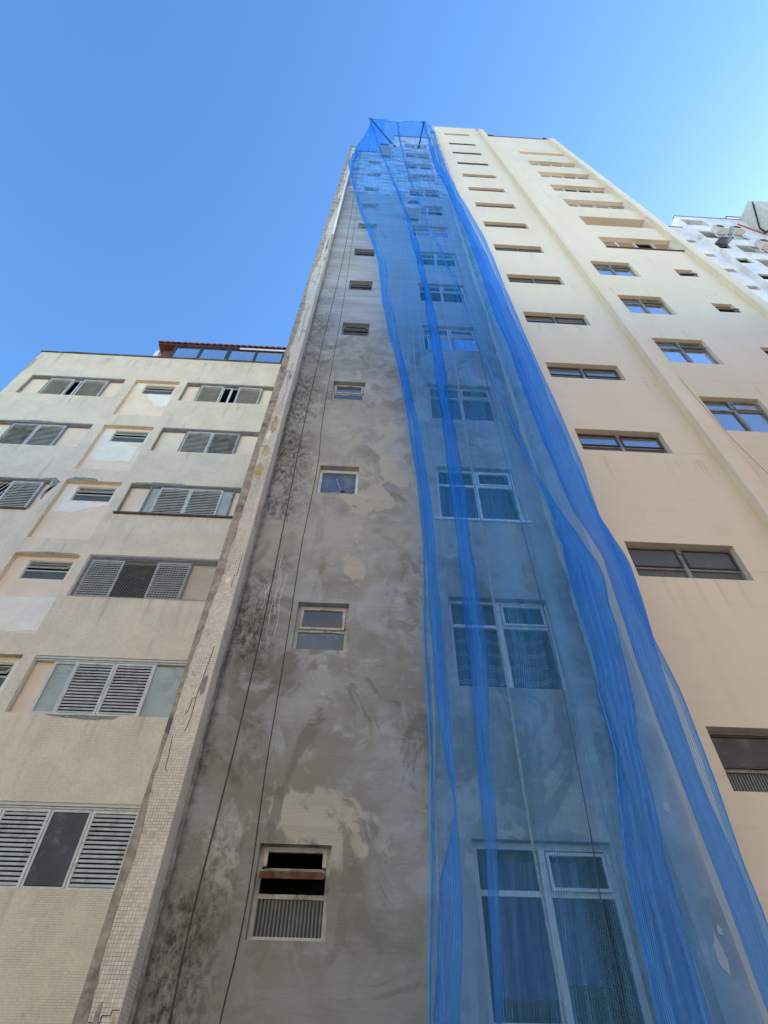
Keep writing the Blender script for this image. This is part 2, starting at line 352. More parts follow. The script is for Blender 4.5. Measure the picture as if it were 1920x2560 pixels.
# ------------------------------------------------------------------ mesh helpers
class MB:
    def __init__(s): s.v = []; s.f = []; s.mi = []; s.sm = []
    def quad(s, a, b, c, d, mi=0):
        n = len(s.v); s.v += [a, b, c, d]; s.f.append((n, n+1, n+2, n+3)); s.mi.append(mi); return s
    def box(s, x0, x1, y0, y1, z0, z1, mi=0):
        n = len(s.v)
        s.v += [(x, y, z) for z in (z0, z1) for y in (y0, y1) for x in (x0, x1)]
        for f in ((0, 1, 3, 2), (4, 6, 7, 5), (0, 4, 5, 1), (2, 3, 7, 6), (0, 2, 6, 4), (1, 5, 7, 3)):
            s.f.append(tuple(n+i for i in f)); s.mi.append(mi)
        return s
    def obox(s, c, ax, ay, az, mi=0):      # oriented box: centre and three half-axis vectors
        n = len(s.v); c, ax, ay, az = map(Vector, (c, ax, ay, az))
        s.v += [tuple(c+ax*i+ay*j+az*k) for k in (-1, 1) for j in (-1, 1) for i in (-1, 1)]
        for f in ((0, 1, 3, 2), (4, 6, 7, 5), (0, 4, 5, 1), (2, 3, 7, 6), (0, 2, 6, 4), (1, 5, 7, 3)):
            s.f.append(tuple(n+i for i in f)); s.mi.append(mi)
        return s
    def tube(s, pts, r, k=6, mi=0):
        pts = [Vector(p) for p in pts]; n0 = len(s.v)
        for i, p in enumerate(pts):
            t = (pts[min(i+1, len(pts)-1)]-pts[max(i-1, 0)]).normalized()
            a = t.cross(Vector((0, 1, .01))); a = a.normalized() if a.length > 1e-4 else Vector((1, 0, 0))
            b = t.cross(a).normalized()
            for j in range(k):
                q = p+a*r*math.cos(2*PI*j/k)+b*r*math.sin(2*PI*j/k); s.v.append(tuple(q))
        for i in range(len(pts)-1):
            for j in range(k):
                a0 = n0+i*k+j; a1 = n0+i*k+(j+1) % k
                s.f.append((a0, a1, a1+k, a0+k)); s.mi.append(mi)
        s.f.append(tuple(n0+j for j in range(k))); s.mi.append(mi)
        s.f.append(tuple(n0+(len(pts)-1)*k+j for j in reversed(range(k)))); s.mi.append(mi)
        return s
    def disc_lathe(s, c, prof, k=20, axis='y', mi=0):
        n0 = len(s.v)
        for r, h in prof:
            for j in range(k):
                a = 2*PI*j/k
                if axis == 'y': s.v.append((c[0]+r*math.cos(a), c[1]+h, c[2]+r*math.sin(a)))
                else: s.v.append((c[0]+r*math.cos(a), c[1]+r*math.sin(a), c[2]+h))
        for i in range(len(prof)-1):
            for j in range(k):
                a0 = n0+i*k+j; a1 = n0+i*k+(j+1) % k
                s.f.append((a0, a1, a1+k, a0+k)); s.mi.append(mi)
        s.f.append(tuple(n0+j for j in range(k))); s.mi.append(mi)
        s.f.append(tuple(n0+(len(prof)-1)*k+j for j in reversed(range(k)))); s.mi.append(mi)
        return s
    def slab(s, pts, y0, y1, mi=0):         # polygon in the x-z plane given thickness from y0 (front) to y1
        n = len(s.v); k = len(pts)
        s.v += [(x, y0, z) for x, z in pts]+[(x, y1, z) for x, z in pts]
        s.f.append(tuple(range(n, n+k))); s.mi.append(mi)
        s.f.append(tuple(range(n+2*k-1, n+k-1, -1))); s.mi.append(mi)
        for i in range(k):
            j = (i+1) % k; s.f.append((n+i, n+k+i, n+k+j, n+j)); s.mi.append(mi)
        return s
    def mesh(s, name, mats, smooth=False):
        me = bpy.data.meshes.new(name); me.from_pydata(s.v, [], s.f)
        for m in (mats if isinstance(mats, (list, tuple)) else [mats]): me.materials.append(MT[m])
        for i, p in enumerate(me.polygons): p.material_index = s.mi[i]; p.use_smooth = smooth
        me.update(); return me
    def build(s, name, mats, parent=None, loc=(0, 0, 0), smooth=False, bevel=0):
        o = bpy.data.objects.new(name, s.mesh(name, mats, smooth)); COL.objects.link(o)
        o.location = loc
        if parent: o.parent = parent
        if bevel:
            b = o.modifiers.new('bevel', 'BEVEL'); b.width = bevel; b.segments = 2; b.limit_method = 'ANGLE'
        return o

def tag(o, label=None, cat=None, group=None, kind=None):
    if label: o['label'] = label
    if cat: o['category'] = cat
    if group: o['group'] = group
    if kind: o['kind'] = kind
    return o
def empty(name, loc, label, cat, group=None):
    o = bpy.data.objects.new(name, None); COL.objects.link(o); o.location = loc; o.empty_display_size = .3
    return tag(o, label, cat, group)
def put(me_or_o, name, parent, loc=(0, 0, 0)):
    o = bpy.data.objects.new(name, me_or_o); COL.objects.link(o); o.parent = parent; o.location = loc; return o

def wall(mb, x0, x1, z0, z1, y, holes, mi=0, room_mi=1, t=.14, room=.9):
    """front sheet with openings; each hole = (hx0,hx1,hz0,hz1[,depth of reveal, room?])"""
    xs = sorted({x0, x1, *[h[0] for h in holes], *[h[1] for h in holes]})
    zs = sorted({z0, z1, *[h[2] for h in holes], *[h[3] for h in holes]})
    xs = [v for v in xs if x0 <= v <= x1]; zs = [v for v in zs if z0 <= v <= z1]
    for i in range(len(xs)-1):
        # merge vertical runs
        j = 0
        while j < len(zs)-1:
            cx = (xs[i]+xs[i+1])/2
            def inh(jj):
                cz = (zs[jj]+zs[jj+1])/2
                return any(h[0] < cx < h[1] and h[2] < cz < h[3] for h in holes)
            if inh(j): j += 1; continue
            k = j
            while k+1 < len(zs)-1 and not inh(k+1): k += 1
            mb.quad((xs[i], y, zs[j]), (xs[i+1], y, zs[j]), (xs[i+1], y, zs[k+1]), (xs[i], y, zs[k+1]), mi)
            j = k+1
    for h in holes:
        a, b, c, d = h[:4]; dp = h[4] if len(h) > 4 else t; rm = h[5] if len(h) > 5 else True
        if a < x0 or b > x1: pass
        yy = y+dp
        mb.quad((a, y, c), (a, yy, c), (a, yy, d), (a, y, d), mi)
        mb.quad((b, y, c), (b, y, d), (b, yy, d), (b, yy, c), mi)
        mb.quad((a, y, d), (a, yy, d), (b, yy, d), (b, y, d), mi)
        mb.quad((a, y, c), (b, y, c), (b, yy, c), (a, yy, c), mi)
        if rm:
            y3 = yy+room
            mb.quad((a, yy, c), (a, y3, c), (a, y3, d), (a, yy, d), room_mi)
            mb.quad((b, yy, c), (b, yy, d), (b, y3, d), (b, y3, c), room_mi)
            mb.quad((a, yy, d), (a, y3, d), (b, y3, d), (b, yy, d), room_mi)
            mb.quad((a, yy, c), (b, yy, c), (b, y3, c), (a, y3, c), room_mi)
            mb.quad((a, y3, c), (b, y3, c), (b, y3, d), (a, y3, d), room_mi)
        else:
            mb.quad((a, yy, c), (b, yy, c), (b, yy, d), (a, yy, d), mi)

def frame_mb(w, h, b, y0, y1, ox=0, oz=0):
    """rectangular frame, top-left corner at (ox, oz)"""
    m = MB()
    m.box(ox, ox+b, y0, y1, oz-h, oz); m.box(ox+w-b, ox+w, y0, y1, oz-h, oz)
    m.box(ox+b, ox+w-b, y0, y1, oz-b, oz); m.box(ox+b, ox+w-b, y0, y1, oz-h, oz-h+b)
    return m
def add_frame(m, w, h, b, y0, y1, ox=0, oz=0):
    m.box(ox, ox+b, y0, y1, oz-h, oz); m.box(ox+w-b, ox+w, y0, y1, oz-h, oz)
    m.box(ox+b, ox+w-b, y0, y1, oz-b, oz); m.box(ox+b, ox+w-b, y0, y1, oz-h, oz-h+b)
def tilted_sash(w, h, b, ang, mat, name, parent, loc, glass='glass_d', pivot=.5, swing=1):
    """hopper sash turned about a horizontal axis; child pane"""
    m = MB(); add_frame(m, w, h, b, -.018, .018, -w/2, h*pivot)
    o = m.build(name, mat, parent, loc)
    g = MB().box(-w/2+b, w/2-b, -.003, .003, -h*(1-pivot)+b, h*pivot-b).build('pane', glass, o)
    # location is inherited, rotate the sash
    o.rotation_euler = (-ang, 0, 0)
    return o

def copy_tree(o, parent):
    c = o.copy(); COL.objects.link(c); c.parent = parent
    for ch in o.children: copy_tree(ch, c)
    return c
CACHE = {}
def window(kind, fn, parent, loc, label=None):
    """first use builds the window, later uses copy it with its sub-parts"""
    if kind in CACHE:
        o = copy_tree(CACHE[kind], parent); o.location = loc
        if 'label' in o: del o['label']
    else:
        o = fn(parent); o.location = loc; CACHE[kind] = o
    if label: o['label'] = label
    return o

def w_small(frame='iron', ang=0.0, sashmat='iron', lower='glass', upper='glass_d'):
    def fn(p):
        W_, H_ = .64, .70
        m = MB(); add_frame(m, W_, H_, .038, .09, .125, 0, 0); m.box(.038, W_-.038, .085, .125, -.40, -.365)
        m.box(.038, .075, .075, .09, -.16, -.03); m.box(W_-.075, W_-.038, .075, .09, -.16, -.03)
        o = m.build('window', frame, p)
        tilted_sash(W_-.086, .322, .026, ang, sashmat, 'sash', o, (W_/2, .085, -.204), upper)
        MB().box(.04, W_-.04, .10, .106, -H_+.04, -.40).build('pane', lower, o)
        return o
    return fn
def w_broken(p):
    W_, H_ = .64, .70
    o = MB().box(0, .045, .10, .13, -H_, 0).box(W_-.045, W_, .10, .13, -H_, 0).box(.045, W_-.045, .10, .13, -.06, 0).box(.045, W_-.045, .10, .13, -H_, -H_+.03).build('window', 'white', p)
    # glass with a bite out of it
    MB().box(.045, W_-.045, .112, .118, -H_+.03, -.06).build('pane', 'frost', o)
    hole = [(.40+.035*math.cos(a)*(1+.3*math.sin(3*a)), -.52+.022*math.sin(a)) for a in [i*PI/5 for i in range(10)]]
    MB().slab(hole, .105, .111).build('break', 'room', o)
    cr = MB()
    for pts in ([(.08, -.60), (.2, -.57), (.37, -.53)], [(.43, -.51), (.52, -.50), (.60, -.46)], [(.38, -.5), (.33, -.38), (.28, -.2)]):
        cr.tube([(x, .109, z) for x, z in pts], .0028, 4)
    cr.build('crack', 'strap', o)
    return o
def w_large(frame='alu', ang=0.0, wire=False, W_=1.29, H_=1.30, low='glass', up='glass_d', openleft=False, bw=.045):
    def fn(p):
        m = MB(); add_frame(m, W_, H_, bw, .085, .13)
        xm = W_/2; zt = -.40*H_/1.3
        m.box(xm-.03, xm+.03, .078, .13, -H_+bw, -bw); m.box(bw, xm-.03, .082, .13, zt-.025, zt+.02); m.box(xm+.03, W_-bw, .082, .13, zt-.025, zt+.02)
        m.box(xm-.025, xm+.025, .066, .078, -.17, -.05); m.box(W_-bw, W_-.01, .066, .085, -.17, -.05)
        o = m.build('window', frame, p)
        MB().box(bw, xm-.03, .105, .111, zt+.02, -bw).build('pane', up, o)
        tilted_sash(xm-bw-.05, -zt-bw-.035, .026, ang, frame, 'sash', o, (xm+.03+(xm-bw-.03)/2, .08, (zt+.01-bw)/2-.005), up)
        if openleft:
            q = frame_mb(xm-.05, H_+zt-bw-.03, .03, .115, .13, .12, zt-.03).build('sliding_sash', frame, o)
            MB().box(.15, xm+.04, .12, .124, -H_+bw+.03, zt-.06).build('pane', low, o)
        else:
            MB().box(bw, xm-.03, .105, .111, -H_+bw, zt-.025).build('pane', low, o)
        MB().box(xm+.03, W_-bw, .105, .111, -H_+bw, zt-.025).build('pane', low, o)
        if wire: diamond(W_+.06, H_+.04, .085, .0022, -.012, -.03, .02).build('safety_net', 'wire', o)
        return o
    return fn
def diamond(w, h, s, r, y, ox=0, oz=0):
    m = MB(); k = int((w+h)/s)+2
    for i in range(k):
        for sg in (1, -1):
            c = i*s
            # line x = c - z' (sg=1) or x = c - h + z' (sg=-1)
            pts = []
            for zz in (0, h):
                x = c-zz if sg == 1 else c-h+zz
                pts.append((x, zz))
            (xa, za), (xb, zb) = pts
            def clip(xa, za, xb, zb):
                out = []
                for t in (0, 1):
                    x = xa+(xb-xa)*t; z = za+(zb-za)*t
                    if x < 0: tt = (0-xa)/(xb-xa); x = 0; z = za+(zb-za)*tt
                    if x > w: tt = (w-xa)/(xb-xa); x = w; z = za+(zb-za)*tt
                    out.append((x, z))
                return out
            if max(xa, xb) <= 0 or min(xa, xb) >= w: continue
            (xa, za), (xb, zb) = clip(xa, za, xb, zb)
            if abs(za-zb) < .01: continue
            m.tube([(ox+xa, y, oz-za), (ox+xb, y, oz-zb)], r, 3)
    for q in ([(0, 0), (w, 0)], [(0, h), (w, h)], [(0, 0), (0, h)], [(w, 0), (w, h)]):
        m.tube([(ox+q[0][0], y, oz-q[0][1]), (ox+q[1][0], y, oz-q[1][1])], r*1.6, 4)
    return m
def w_strip(frame='alu_dk', ang=0.0, W_=1.62, H_=.68, up='fluted', low='fluted'):
    def fn(p):
        b = .035; zt = -.43*H_/.68
        m = MB(); add_frame(m, W_, H_, b, .10, .14); xm = W_/2
        m.box(xm-.028, xm+.028, .09, .14, -H_+b, -b); m.box(b, xm-.028, .095, .14, zt-.02, zt+.02); m.box(xm+.028, W_-b, .095, .14, zt-.02, zt+.02)
        m.box(xm-.02, xm+.03, .078, .09, -.14, -.03); m.box(W_-b, W_-.005, .085, .10, -.14, -.05)
        o = m.build('window', frame, p)
        for sx in (0, 1):
            cx = b+(xm-.028-b)/2 if sx == 0 else xm+.028+(xm-.028-b)/2
            tilted_sash(xm-.028-b-.012, -zt-b-.03, .022, ang, 'dark' if frame != 'dark' else 'alu_dk', 'sash', o, (cx, .098, (zt-b)/2), up)
            x0 = b if sx == 0 else xm+.028
            MB().box(x0, x0+xm-.028-b, .118, .124, -H_+b, zt-.02).build('pane', low, o)
        return o
    return fn
def w_double_box(p):            # upper floors: two small dark-framed lights
    W_, H_ = 1.62, .55
    m = MB(); add_frame(m, .79, H_, .055, .02, .07, 0, 0); add_frame(m, .79, H_, .055, .02, .07, .83, 0)
    o = m.build('window', 'dark', p)
    for x in (0, .83): MB().box(x+.055, x+.735, .045, .05, -H_+.055, -.055).build('pane', 'fluted', o)
    return o
def w_long(seed, W_=2.65, H_=1.22, frame='alu', tops=False):
    def fn(p):
        rnd = random.Random(seed); b = .04
        m = MB(); add_frame(m, W_, H_, b, .14, .19)
        k = 4; zt = -.34 if tops else -b
        for i in range(1, k): m.box(W_*i/k-.025, W_*i/k+.025, .13, .19, -H_+b, -b)
        if tops:
            for i in range(k): m.box(W_*i/k+.025, W_*(i+1)/k-.025, .135, .19, zt-.02, zt+.02)
        o = m.build('window', frame, p)
        for i in range(k):
            x0, x1 = W_*i/k+.03, W_*(i+1)/k-.03
            op = (not tops) and i == rnd.choice((1, 2))
            if not op: MB().box(x0, x1, .16, .165, -H_+b, zt-.02).build('pane', 'glass_b', o)
            if tops: tilted_sash(x1-x0, -zt-b-.02, .022, .35*rnd.random(), frame, 'sash', o, ((x0+x1)/2, .12, (zt-b)/2), 'glass')
        return o
    return fn
def w_vent(ang=.42, W_=.58, H_=.58):
    def fn(p):
        m = MB(); add_frame(m, W_, H_, .03, .09, .13)
        o = m.build('window', 'dark', p)
        tilted_sash(W_-.07, .48, .022, ang, 'alu_dk', 'sash', o, (W_/2, .08, -.2), 'glass_d', .3)
        return o
    return fn

def shutter_leaf(w, h, mat='louver', n=None):
    """louvred leaf mesh, top-left corner at the origin"""
    m = MB(); b = .045
    add_frame(m, w, h, b, -.018, .018)
    n = n or int((h-2*b)/.066)
    for i in range(n):
        z = -b-(i+.5)*(h-2*b)/n
        m.obox((w/2, 0, z), (w/2-b, 0, 0), (0, -.012, -.020), (0, -.004, .0045))
    return m

# ================================================================== SETTING
g = MB().quad((-500, -500, -.02), (500, -500, -.02), (500, 500, -.02), (-500, 500, -.02)).build('ground', 'paving')
tag(g, kind='structure')
g = MB().box(-120, 120, 1.9, 5.6, -.015, .13).box(-120, 120, -7.5, -5.2, -.015, .13).build('pavement', 'paving')
tag(g, kind='structure')
g = MB().quad((-120, -5.2, 0), (120, -5.2, 0), (120, 1.9, 0), (-120, 1.9, 0)).build('road', 'asphalt'); tag(g, kind='structure')
m = MB()
for i in range(-20, 20): m.quad((i*6, -1.72, .004), (i*6+3, -1.72, .004), (i*6+3, -1.6, .004), (i*6, -1.6, .004))
tag(m.build('road_marking', 'line'), kind='structure')

def rag(z0, z1, step, x, amp, seed):
    """ragged vertical edge as a list of (x, z)"""
    rnd = random.Random(seed); pts = []; z = z0
    while z < z1:
        pts.append((x+amp*noise.noise((seed*3.1, 0, z*.35))*1.6+amp*.5*noise.noise((seed, 4, z*1.7))+rnd.uniform(-.12, .12)*amp, z)); z += step*rnd.uniform(.6, 1.4)
    pts.append((x, z1)); return pts

# ================================================================== TOWER UNDER REPAIR
TY = 5.6
tower = empty('apartment_tower', (0, TY, 0), 'tall tower with a bare grey cement bay beside freshly cream painted bays and small windows', 'building')
S_TOP = [1.77, 4.53, 7.40, 10.24, 13.13, 16.0, 18.85, 21.72, 24.58, 27.33, 30.18, 33.12]
L_TOP = [1.86, 4.72, 7.53, 10.32, 13.23, 16.09, 18.95, 21.87, 24.7, 27.55, 30.45, 33.2, 36.0, 38.8]
K_TOP = [3.04, 5.90, 8.90, 11.57, 14.41, 17.24, 20.15, 22.93, 25.78, 28.55, 31.36, 34.24, 37.18, 40.15, 43.8]
P_TOP = [4.6, 7.5, 10.37, 13.19, 16.01, 18.93]
Q_TOP = [21.77, 24.52, 27.28, 30.05, 32.95, 35.85, 38.6]
V_TOP = [10.1, 12.96, 15.74, 18.55]
SX0, SX1 = -.85, -.21
LX0, LX1 = 1.06, 2.35
KX0, KX1 = 3.74, 5.36
Z = lambda h: h+EYE
# grey bay
g = MB()
hs = [(SX0, SX1, Z(t)-.70, Z(t)) for t in S_TOP]
hl = [(LX0, LX1, Z(t)-1.30, Z(t), .14) for t in L_TOP]
wall(g, -1.60, .47, 0, Z(35.5), 0, hs); wall(g, .47, 2.78, 0, Z(41.3), 0, hl)
g.quad((.47, 0, Z(35.5)), (.47, 0, Z(41.3)), (.47, 7, Z(41.3)), (.47, 7, Z(35.5)))
g.quad((-1.6, 0, Z(35.5)), (.47, 0, Z(35.5)), (.47, 7, Z(35.5)), (-1.6, 7, Z(35.5)))
g.quad((.47, 0, Z(41.3)), (2.95, 0, Z(41.3)), (2.95, 7, Z(41.3)), (.47, 7, Z(41.3)))
g.build('grey_wall', ['render', 'room'], tower)
MB().box(.44, 2.78, -.03, .2, Z(41.3), Z(41.42)).build('roof_coping', 'dirt_cap', tower); MB().box(-1.6, .44, -.03, .2, Z(35.5), Z(35.6)).build('roof_coping', 'dirt_cap', tower)
# cream bays
g = MB()
hk = [(KX0, KX1, Z(t)-(.68 if i not in (11, 12, 13) else .56), Z(t), .14 if i not in (11, 12, 13) else .08) for i, t in enumerate(K_TOP)]
wall(g, 3.10, 6.085, 0, Z(46.3), 0, hk)
hp = [(6.70, 7.97, Z(t)-1.28, Z(t), .14) for t in P_TOP]
hq = [(7.74, 10.40, Z(t)-(1.25 if i != 6 else .8), Z(t), .20 if i != 1 else .9) for i, t in enumerate(Q_TOP)]
hv = [(9.29, 9.89, Z(t)-.60, Z(t), .15) for t in V_TOP]
wall(g, 6.42, 10.42, 0, Z(43.6), 0, hp+hq+hv)
g.quad((3.1, 0, Z(46.3)), (6.3, 0, Z(46.3)), (6.3, 9, Z(46.3)), (3.1, 9, Z(46.3)))
g.quad((6.3, 0, Z(43.6)), (10.6, 0, Z(43.6)), (10.6, 9, Z(43.6)), (6.3, 9, Z(43.6)))
g.quad((6.3, 0, Z(43.6)), (6.3, 9, Z(43.6)), (6.3, 9, Z(46.3)), (6.3, 0, Z(46.3)))
g.quad((3.0, 0, Z(41.3)), (3.0, 0, Z(46.3)), (3.0, 9, Z(46.3)), (3.0, 9, Z(41.3)))
g.quad((10.74, 0, 0), (10.74, 9, 0), (10.74, 9, Z(43.6)), (10.74, 0, Z(43.6)))
g.quad((-1.89, 0, 0), (-1.89, 0, Z(34.9)), (-1.89, 9, Z(34.9)), (-1.89, 9, 0))
g.quad((-1.89, 9, 0), (10.74, 9, 0), (10.74, 9, Z(43.6)), (-1.89, 9, Z(34.9)))
g.build('cream_wall', ['cream', 'room'], tower)
MB().box(6.45, 10.42, -.03, .3, Z(43.6), Z(43.72)).box(6.45, 6.95, -.05, .3, Z(43.72), Z(43.95)).box(10.25, 10.45, -.06, .3, Z(43.72), Z(43.98)).build('roof_flashing', 'redtrim', tower)
MB().box(3.1, 6.085, -.025, .3, Z(46.3), Z(46.42)).build('roof_coping', 'pil', tower)

def pilaster(x0, x1, d, ztop, mat, wavy):
    """plastered pier with slightly uneven arrises"""
    m = MB(); n = 220; rows = []
    for i in range(n+1):
        z = ztop*i/n
        a = wavy*(noise.noise((x0*3, 1, z*.9))+.6*noise.noise((x0*7, 2, z*3.1)))
        b = wavy*(noise.noise((x1*3, 5, z*.9))+.6*noise.noise((x1*7, 9, z*3.1)))
        c = 0
        rows.append([(x0, .02, z), (x0+a*.25, -d*.55+c, z), (x0+.004+a*.5, -d+.005+c, z), (x0+.012+a*.5, -d+c, z), ((x0+x1)/2, -d+c*1.4, z), (x1-.012+b*.8, -d+c, z), (x1-.004+b, -d+.005+c, z), (x1+b*.3, -d*.5, z), (x1, .02, z)])
    for lo, hi, mi in ((0, 1, 1), (1, 2, 0), (2, 6, 0), (6, 8, 0)):
        n0 = len(m.v); k = hi-lo+1
        for r in rows: m.v += r[lo:hi+1]
        for i in range(n):
            for j in range(k-1):
                a = n0+i*k+j; m.f.append((a, a+1, a+1+k, a+k)); m.mi.append(mi)
    n0 = len(m.v); m.v += rows[-1]; m.f.append(tuple(n0+j for j in range(9))); m.mi.append(0)
    return m.build('pilaster', [mat, 'pil_side' if mat == 'pil' else mat], tower, smooth=True)
pilaster(6.085, 6.42, .17, Z(45.2), 'pil', .018)
pilaster(10.42, 10.75, .17, Z(43.0), 'pil', .018)
pilaster(2.78, 3.10, .17, Z(45.1), 'pil_old', .03)['label'] = 'grey white pilaster behind the blue netting between the grey and cream bays'
# tiled pilaster on the left end: solid core, ragged mortar stripe, mosaic face
PT = Z(34.9)
core = MB().box(-1.90, -1.60, -.262, .02, 0, PT).build('pilaster', 'tile_pil', tower)
core['label'] = 'left end pilaster faced in cracked cream mosaic tiles'
e = rag(0, PT, .07, -1.805, .065, 3)
m = MB()
for i in range(len(e)-1):
    (xa, za), (xb, zb) = e[i], e[i+1]
    m.slab([(-1.905, za), (xa, za), (xb, zb), (-1.905, zb)], -.275, -.255)
m.build('mortar_stripe', 'mortar', core)
for k_, (zc, hh, ww, xx) in enumerate([(9.75, .55, .09, -1.70), (8.98, .30, .10, -1.72), (8.45, .35, .12, -1.74), (19.8, 1.4, .05, -1.66), (1.95, .45, .07, -1.62), (25, 1.9, .08, -1.7), (28.2, 1.2, .10, -1.7)]):
    rnd = random.Random(k_); pts = []
    for i in range(18):
        a = 2*PI*i/18; r = 1+rnd.uniform(-.25, .2)
        pts.append((xx+ww/2*math.cos(a)*r, zc+hh/2*math.sin(a)*r))
    pts = [(min(x, -1.603), z) for x, z in pts]
    MB().slab(pts, -.268, -.26).build('bare_patch', 'ochre' if k_ in (0, 1, 2, 6, 4) else 'cement', core)
for k_ in range(16):
    rnd = random.Random(100+k_); zc = 2.6+k_*2.05+rnd.uniform(-.7, .7); xx = rnd.choice((-1.63, -1.66, -1.72, -1.75)); hh = rnd.uniform(.06, .28); ww = rnd.uniform(.03, .08)
    pts = [(min(xx+ww/2*math.cos(2*PI*i/14)*(1+rnd.uniform(-.35, .3)), -1.603), zc+hh/2*math.sin(2*PI*i/14)*(1+rnd.uniform(-.35, .3))) for i in range(14)]
    MB().slab(pts, -.267, -.26).build('bare_patch', rnd.choice(('cement', 'mortar', 'plaster')), core)
for pts in ([(-1.66, 5.25), (-1.675, 5.0), (-1.69, 4.8), (-1.70, 4.62), (-1.735, 4.6), (-1.735, 4.5), (-1.76, 4.42)], [(-1.70, 4.62), (-1.695, 4.4), (-1.715, 4.25)],
            [(-1.82, 4.2), (-1.80, 4.02), (-1.80, 3.9), (-1.77, 3.86)], [(-1.80, 2.13), (-1.72, 2.13), (-1.72, 2.17), (-1.66, 2.17), (-1.66, 2.2), (-1.61, 2.2)],
            [(-1.63, 6.6), (-1.63, 6.3), (-1.66, 6.3), (-1.66, 6.1)], [(-1.68, 12), (-1.70, 11.4), (-1.66, 10.9), (-1.69, 10.4)], [(-1.66, 15), (-1.72, 14.4), (-1.68, 13.6), (-1.7, 13)], [(-1.7, 18), (-1.66, 17.3), (-1.7, 16.4)]):
    m = MB()
    for (a, b), (c, d) in zip(pts, pts[1:]):
        w_ = .0022; dx, dz = c-a, d-b; L = math.hypot(dx, dz); nx, nz = -dz/L*w_, dx/L*w_
        m.slab([(a-nx, b-nz), (c-nx, d-nz), (c+nx, d+nz), (a+nx, b+nz)], -.2655, -.26)
    m.build('crack', 'room', core)
# rough cement where the side of the pilaster meets the render
e = rag(0, Z(30), .07, -1.57, .03, 9); m = MB()
for i in range(len(e)-1):
    (xa, za), (xb, zb) = e[i], e[i+1]
    m.slab([(-1.6, za), (xa, za), (xb, zb), (-1.6, zb)], -.022, .005)
m.build('mortar_fillet', 'cement', tower)
MB().box(-1.92, -1.58, -.285, .05, PT, PT+.10).build('pilaster_cap', 'dirt_cap', core)
for x0_, za_, zb_ in ((-1.17, 6.95, 5.75), (-1.14, 6.7, 5.95), (-1.25, 6.5, 6.0), (-1.08, 6.6, 5.6)):
    m = MB(); n_ = 14
    for i in range(n_):
        f0, f1 = i/n_, (i+1)/n_; wx = lambda f: x0_+.014*math.sin(f*9+x0_*40)-.05*f*(x0_ < -1.2)
        m.slab([(wx(f0), za_+(zb_-za_)*f0), (wx(f0)+.0035, za_+(zb_-za_)*f0), (wx(f1)+.0035, za_+(zb_-za_)*f1), (wx(f1), za_+(zb_-za_)*f1)], -.004, .002)
    m.build('paint_drip', 'plaster', tower)
for xc_, zc_, w_, h_ in ((2.90, 3.72, .028, .05), (2.93, 2.62, .035, .12), (2.99, 2.78, .018, .04)):
    rnd = random.Random(int(zc_*100)); m = MB()
    m.slab([(xc_+w_*math.cos(2*PI*i/16)*(1+rnd.uniform(-.35, .35)), zc_+h_*math.sin(2*PI*i/16)*(1+rnd.uniform(-.35, .35))) for i in range(16)], -.176, -.168)
    m.build('scraped_patch', 'cream', tower)
# old flaking edge between grey bay and cream pilaster
e = rag(0, Z(44), .12, 2.70, .07, 21); m = MB()
for i in range(len(e)-1):
    (xa, za), (xb, zb) = e[i], e[i+1]
    m.slab([(xa, za), (2.785, za), (2.785, zb), (xb, zb)], -.012, .004)
m.build('paint_edge', 'pil', tower)

for i, t in enumerate(S_TOP):
    loc = (SX0, 0, Z(t))
    if i == 0: window('s_open', w_small('iron', 1.2, 'iron', 'fluted'), tower, loc, 'small window with its rusty hopper sash swung open and fluted glass below')
    elif i == 1: window('s_blue', w_small('iron', .03, 'iron', 'frost'), tower, loc)
    elif i == 2: window('s_broken', w_broken, tower, loc, 'small white window with a hole broken in the pane')
    elif i in (3,): window('s_c', w_small('iron', .05, 'iron', 'frost'), tower, loc)
    elif i in (4, 5, 6): window('s_o2', w_small('alu_dk', .14, 'dark', 'fluted', 'fluted'), tower, loc)
    else: window('s_c', None, tower, loc)
MB().box(-.277, .277, -.024, .024, -.165, -.130).build('rusty_rail', 'rust', CACHE['s_open'], (.32, .085, -.204)).rotation_euler = (-1.2, 0, 0)
for i, t in enumerate(L_TOP):
    loc = (LX0, 0, Z(t))
    if i == 0: window('l0', w_large('alu', .06, bw=.055, low='glass_n', up='glass_n'), tower, loc)
    elif i == 1: window('l1', w_large('alu', .04, low='glass_n', up='glass_n'), tower, loc)
    elif i == 2: window('lw', w_large('white', .02, low='glass_n', up='glass_n'), tower, loc, 'large white framed window behind the netting with a sill line')
    elif i == 3: window('lnet', w_large('alu', .05, wire=True, low='glass_n', up='glass_n'), tower, loc, 'large window covered with diamond safety mesh')
    elif i % 3 == 1: window('lsky', w_large('alu', .1, low='glass_b', openleft=True), tower, loc)
    else: window('l1', None, tower, loc)
MB().box(.98, 2.43, -.03, -.001, Z(7.53)-1.34, Z(7.53)-1.30).build('window_sill', 'white', tower)
for i, t in enumerate(K_TOP):
    loc = (KX0, 0, Z(t))
    if i in (11, 12, 13): window('kbox', w_double_box, tower, loc)
    elif i == 0: window('k0', w_strip('alu_dk', .03, up='smoked'), tower, loc)
    elif i == 1: window('k1', w_strip('alu_dk', .03), tower, loc)
    elif i < 6: window('k2', w_strip('alu_dk', .05, up='glass_d'), tower, loc)
    elif i < 9: window('k3', w_strip('alu_dk', .12, up='fluted'), tower, loc)
    else: window('k1', None, tower, loc)
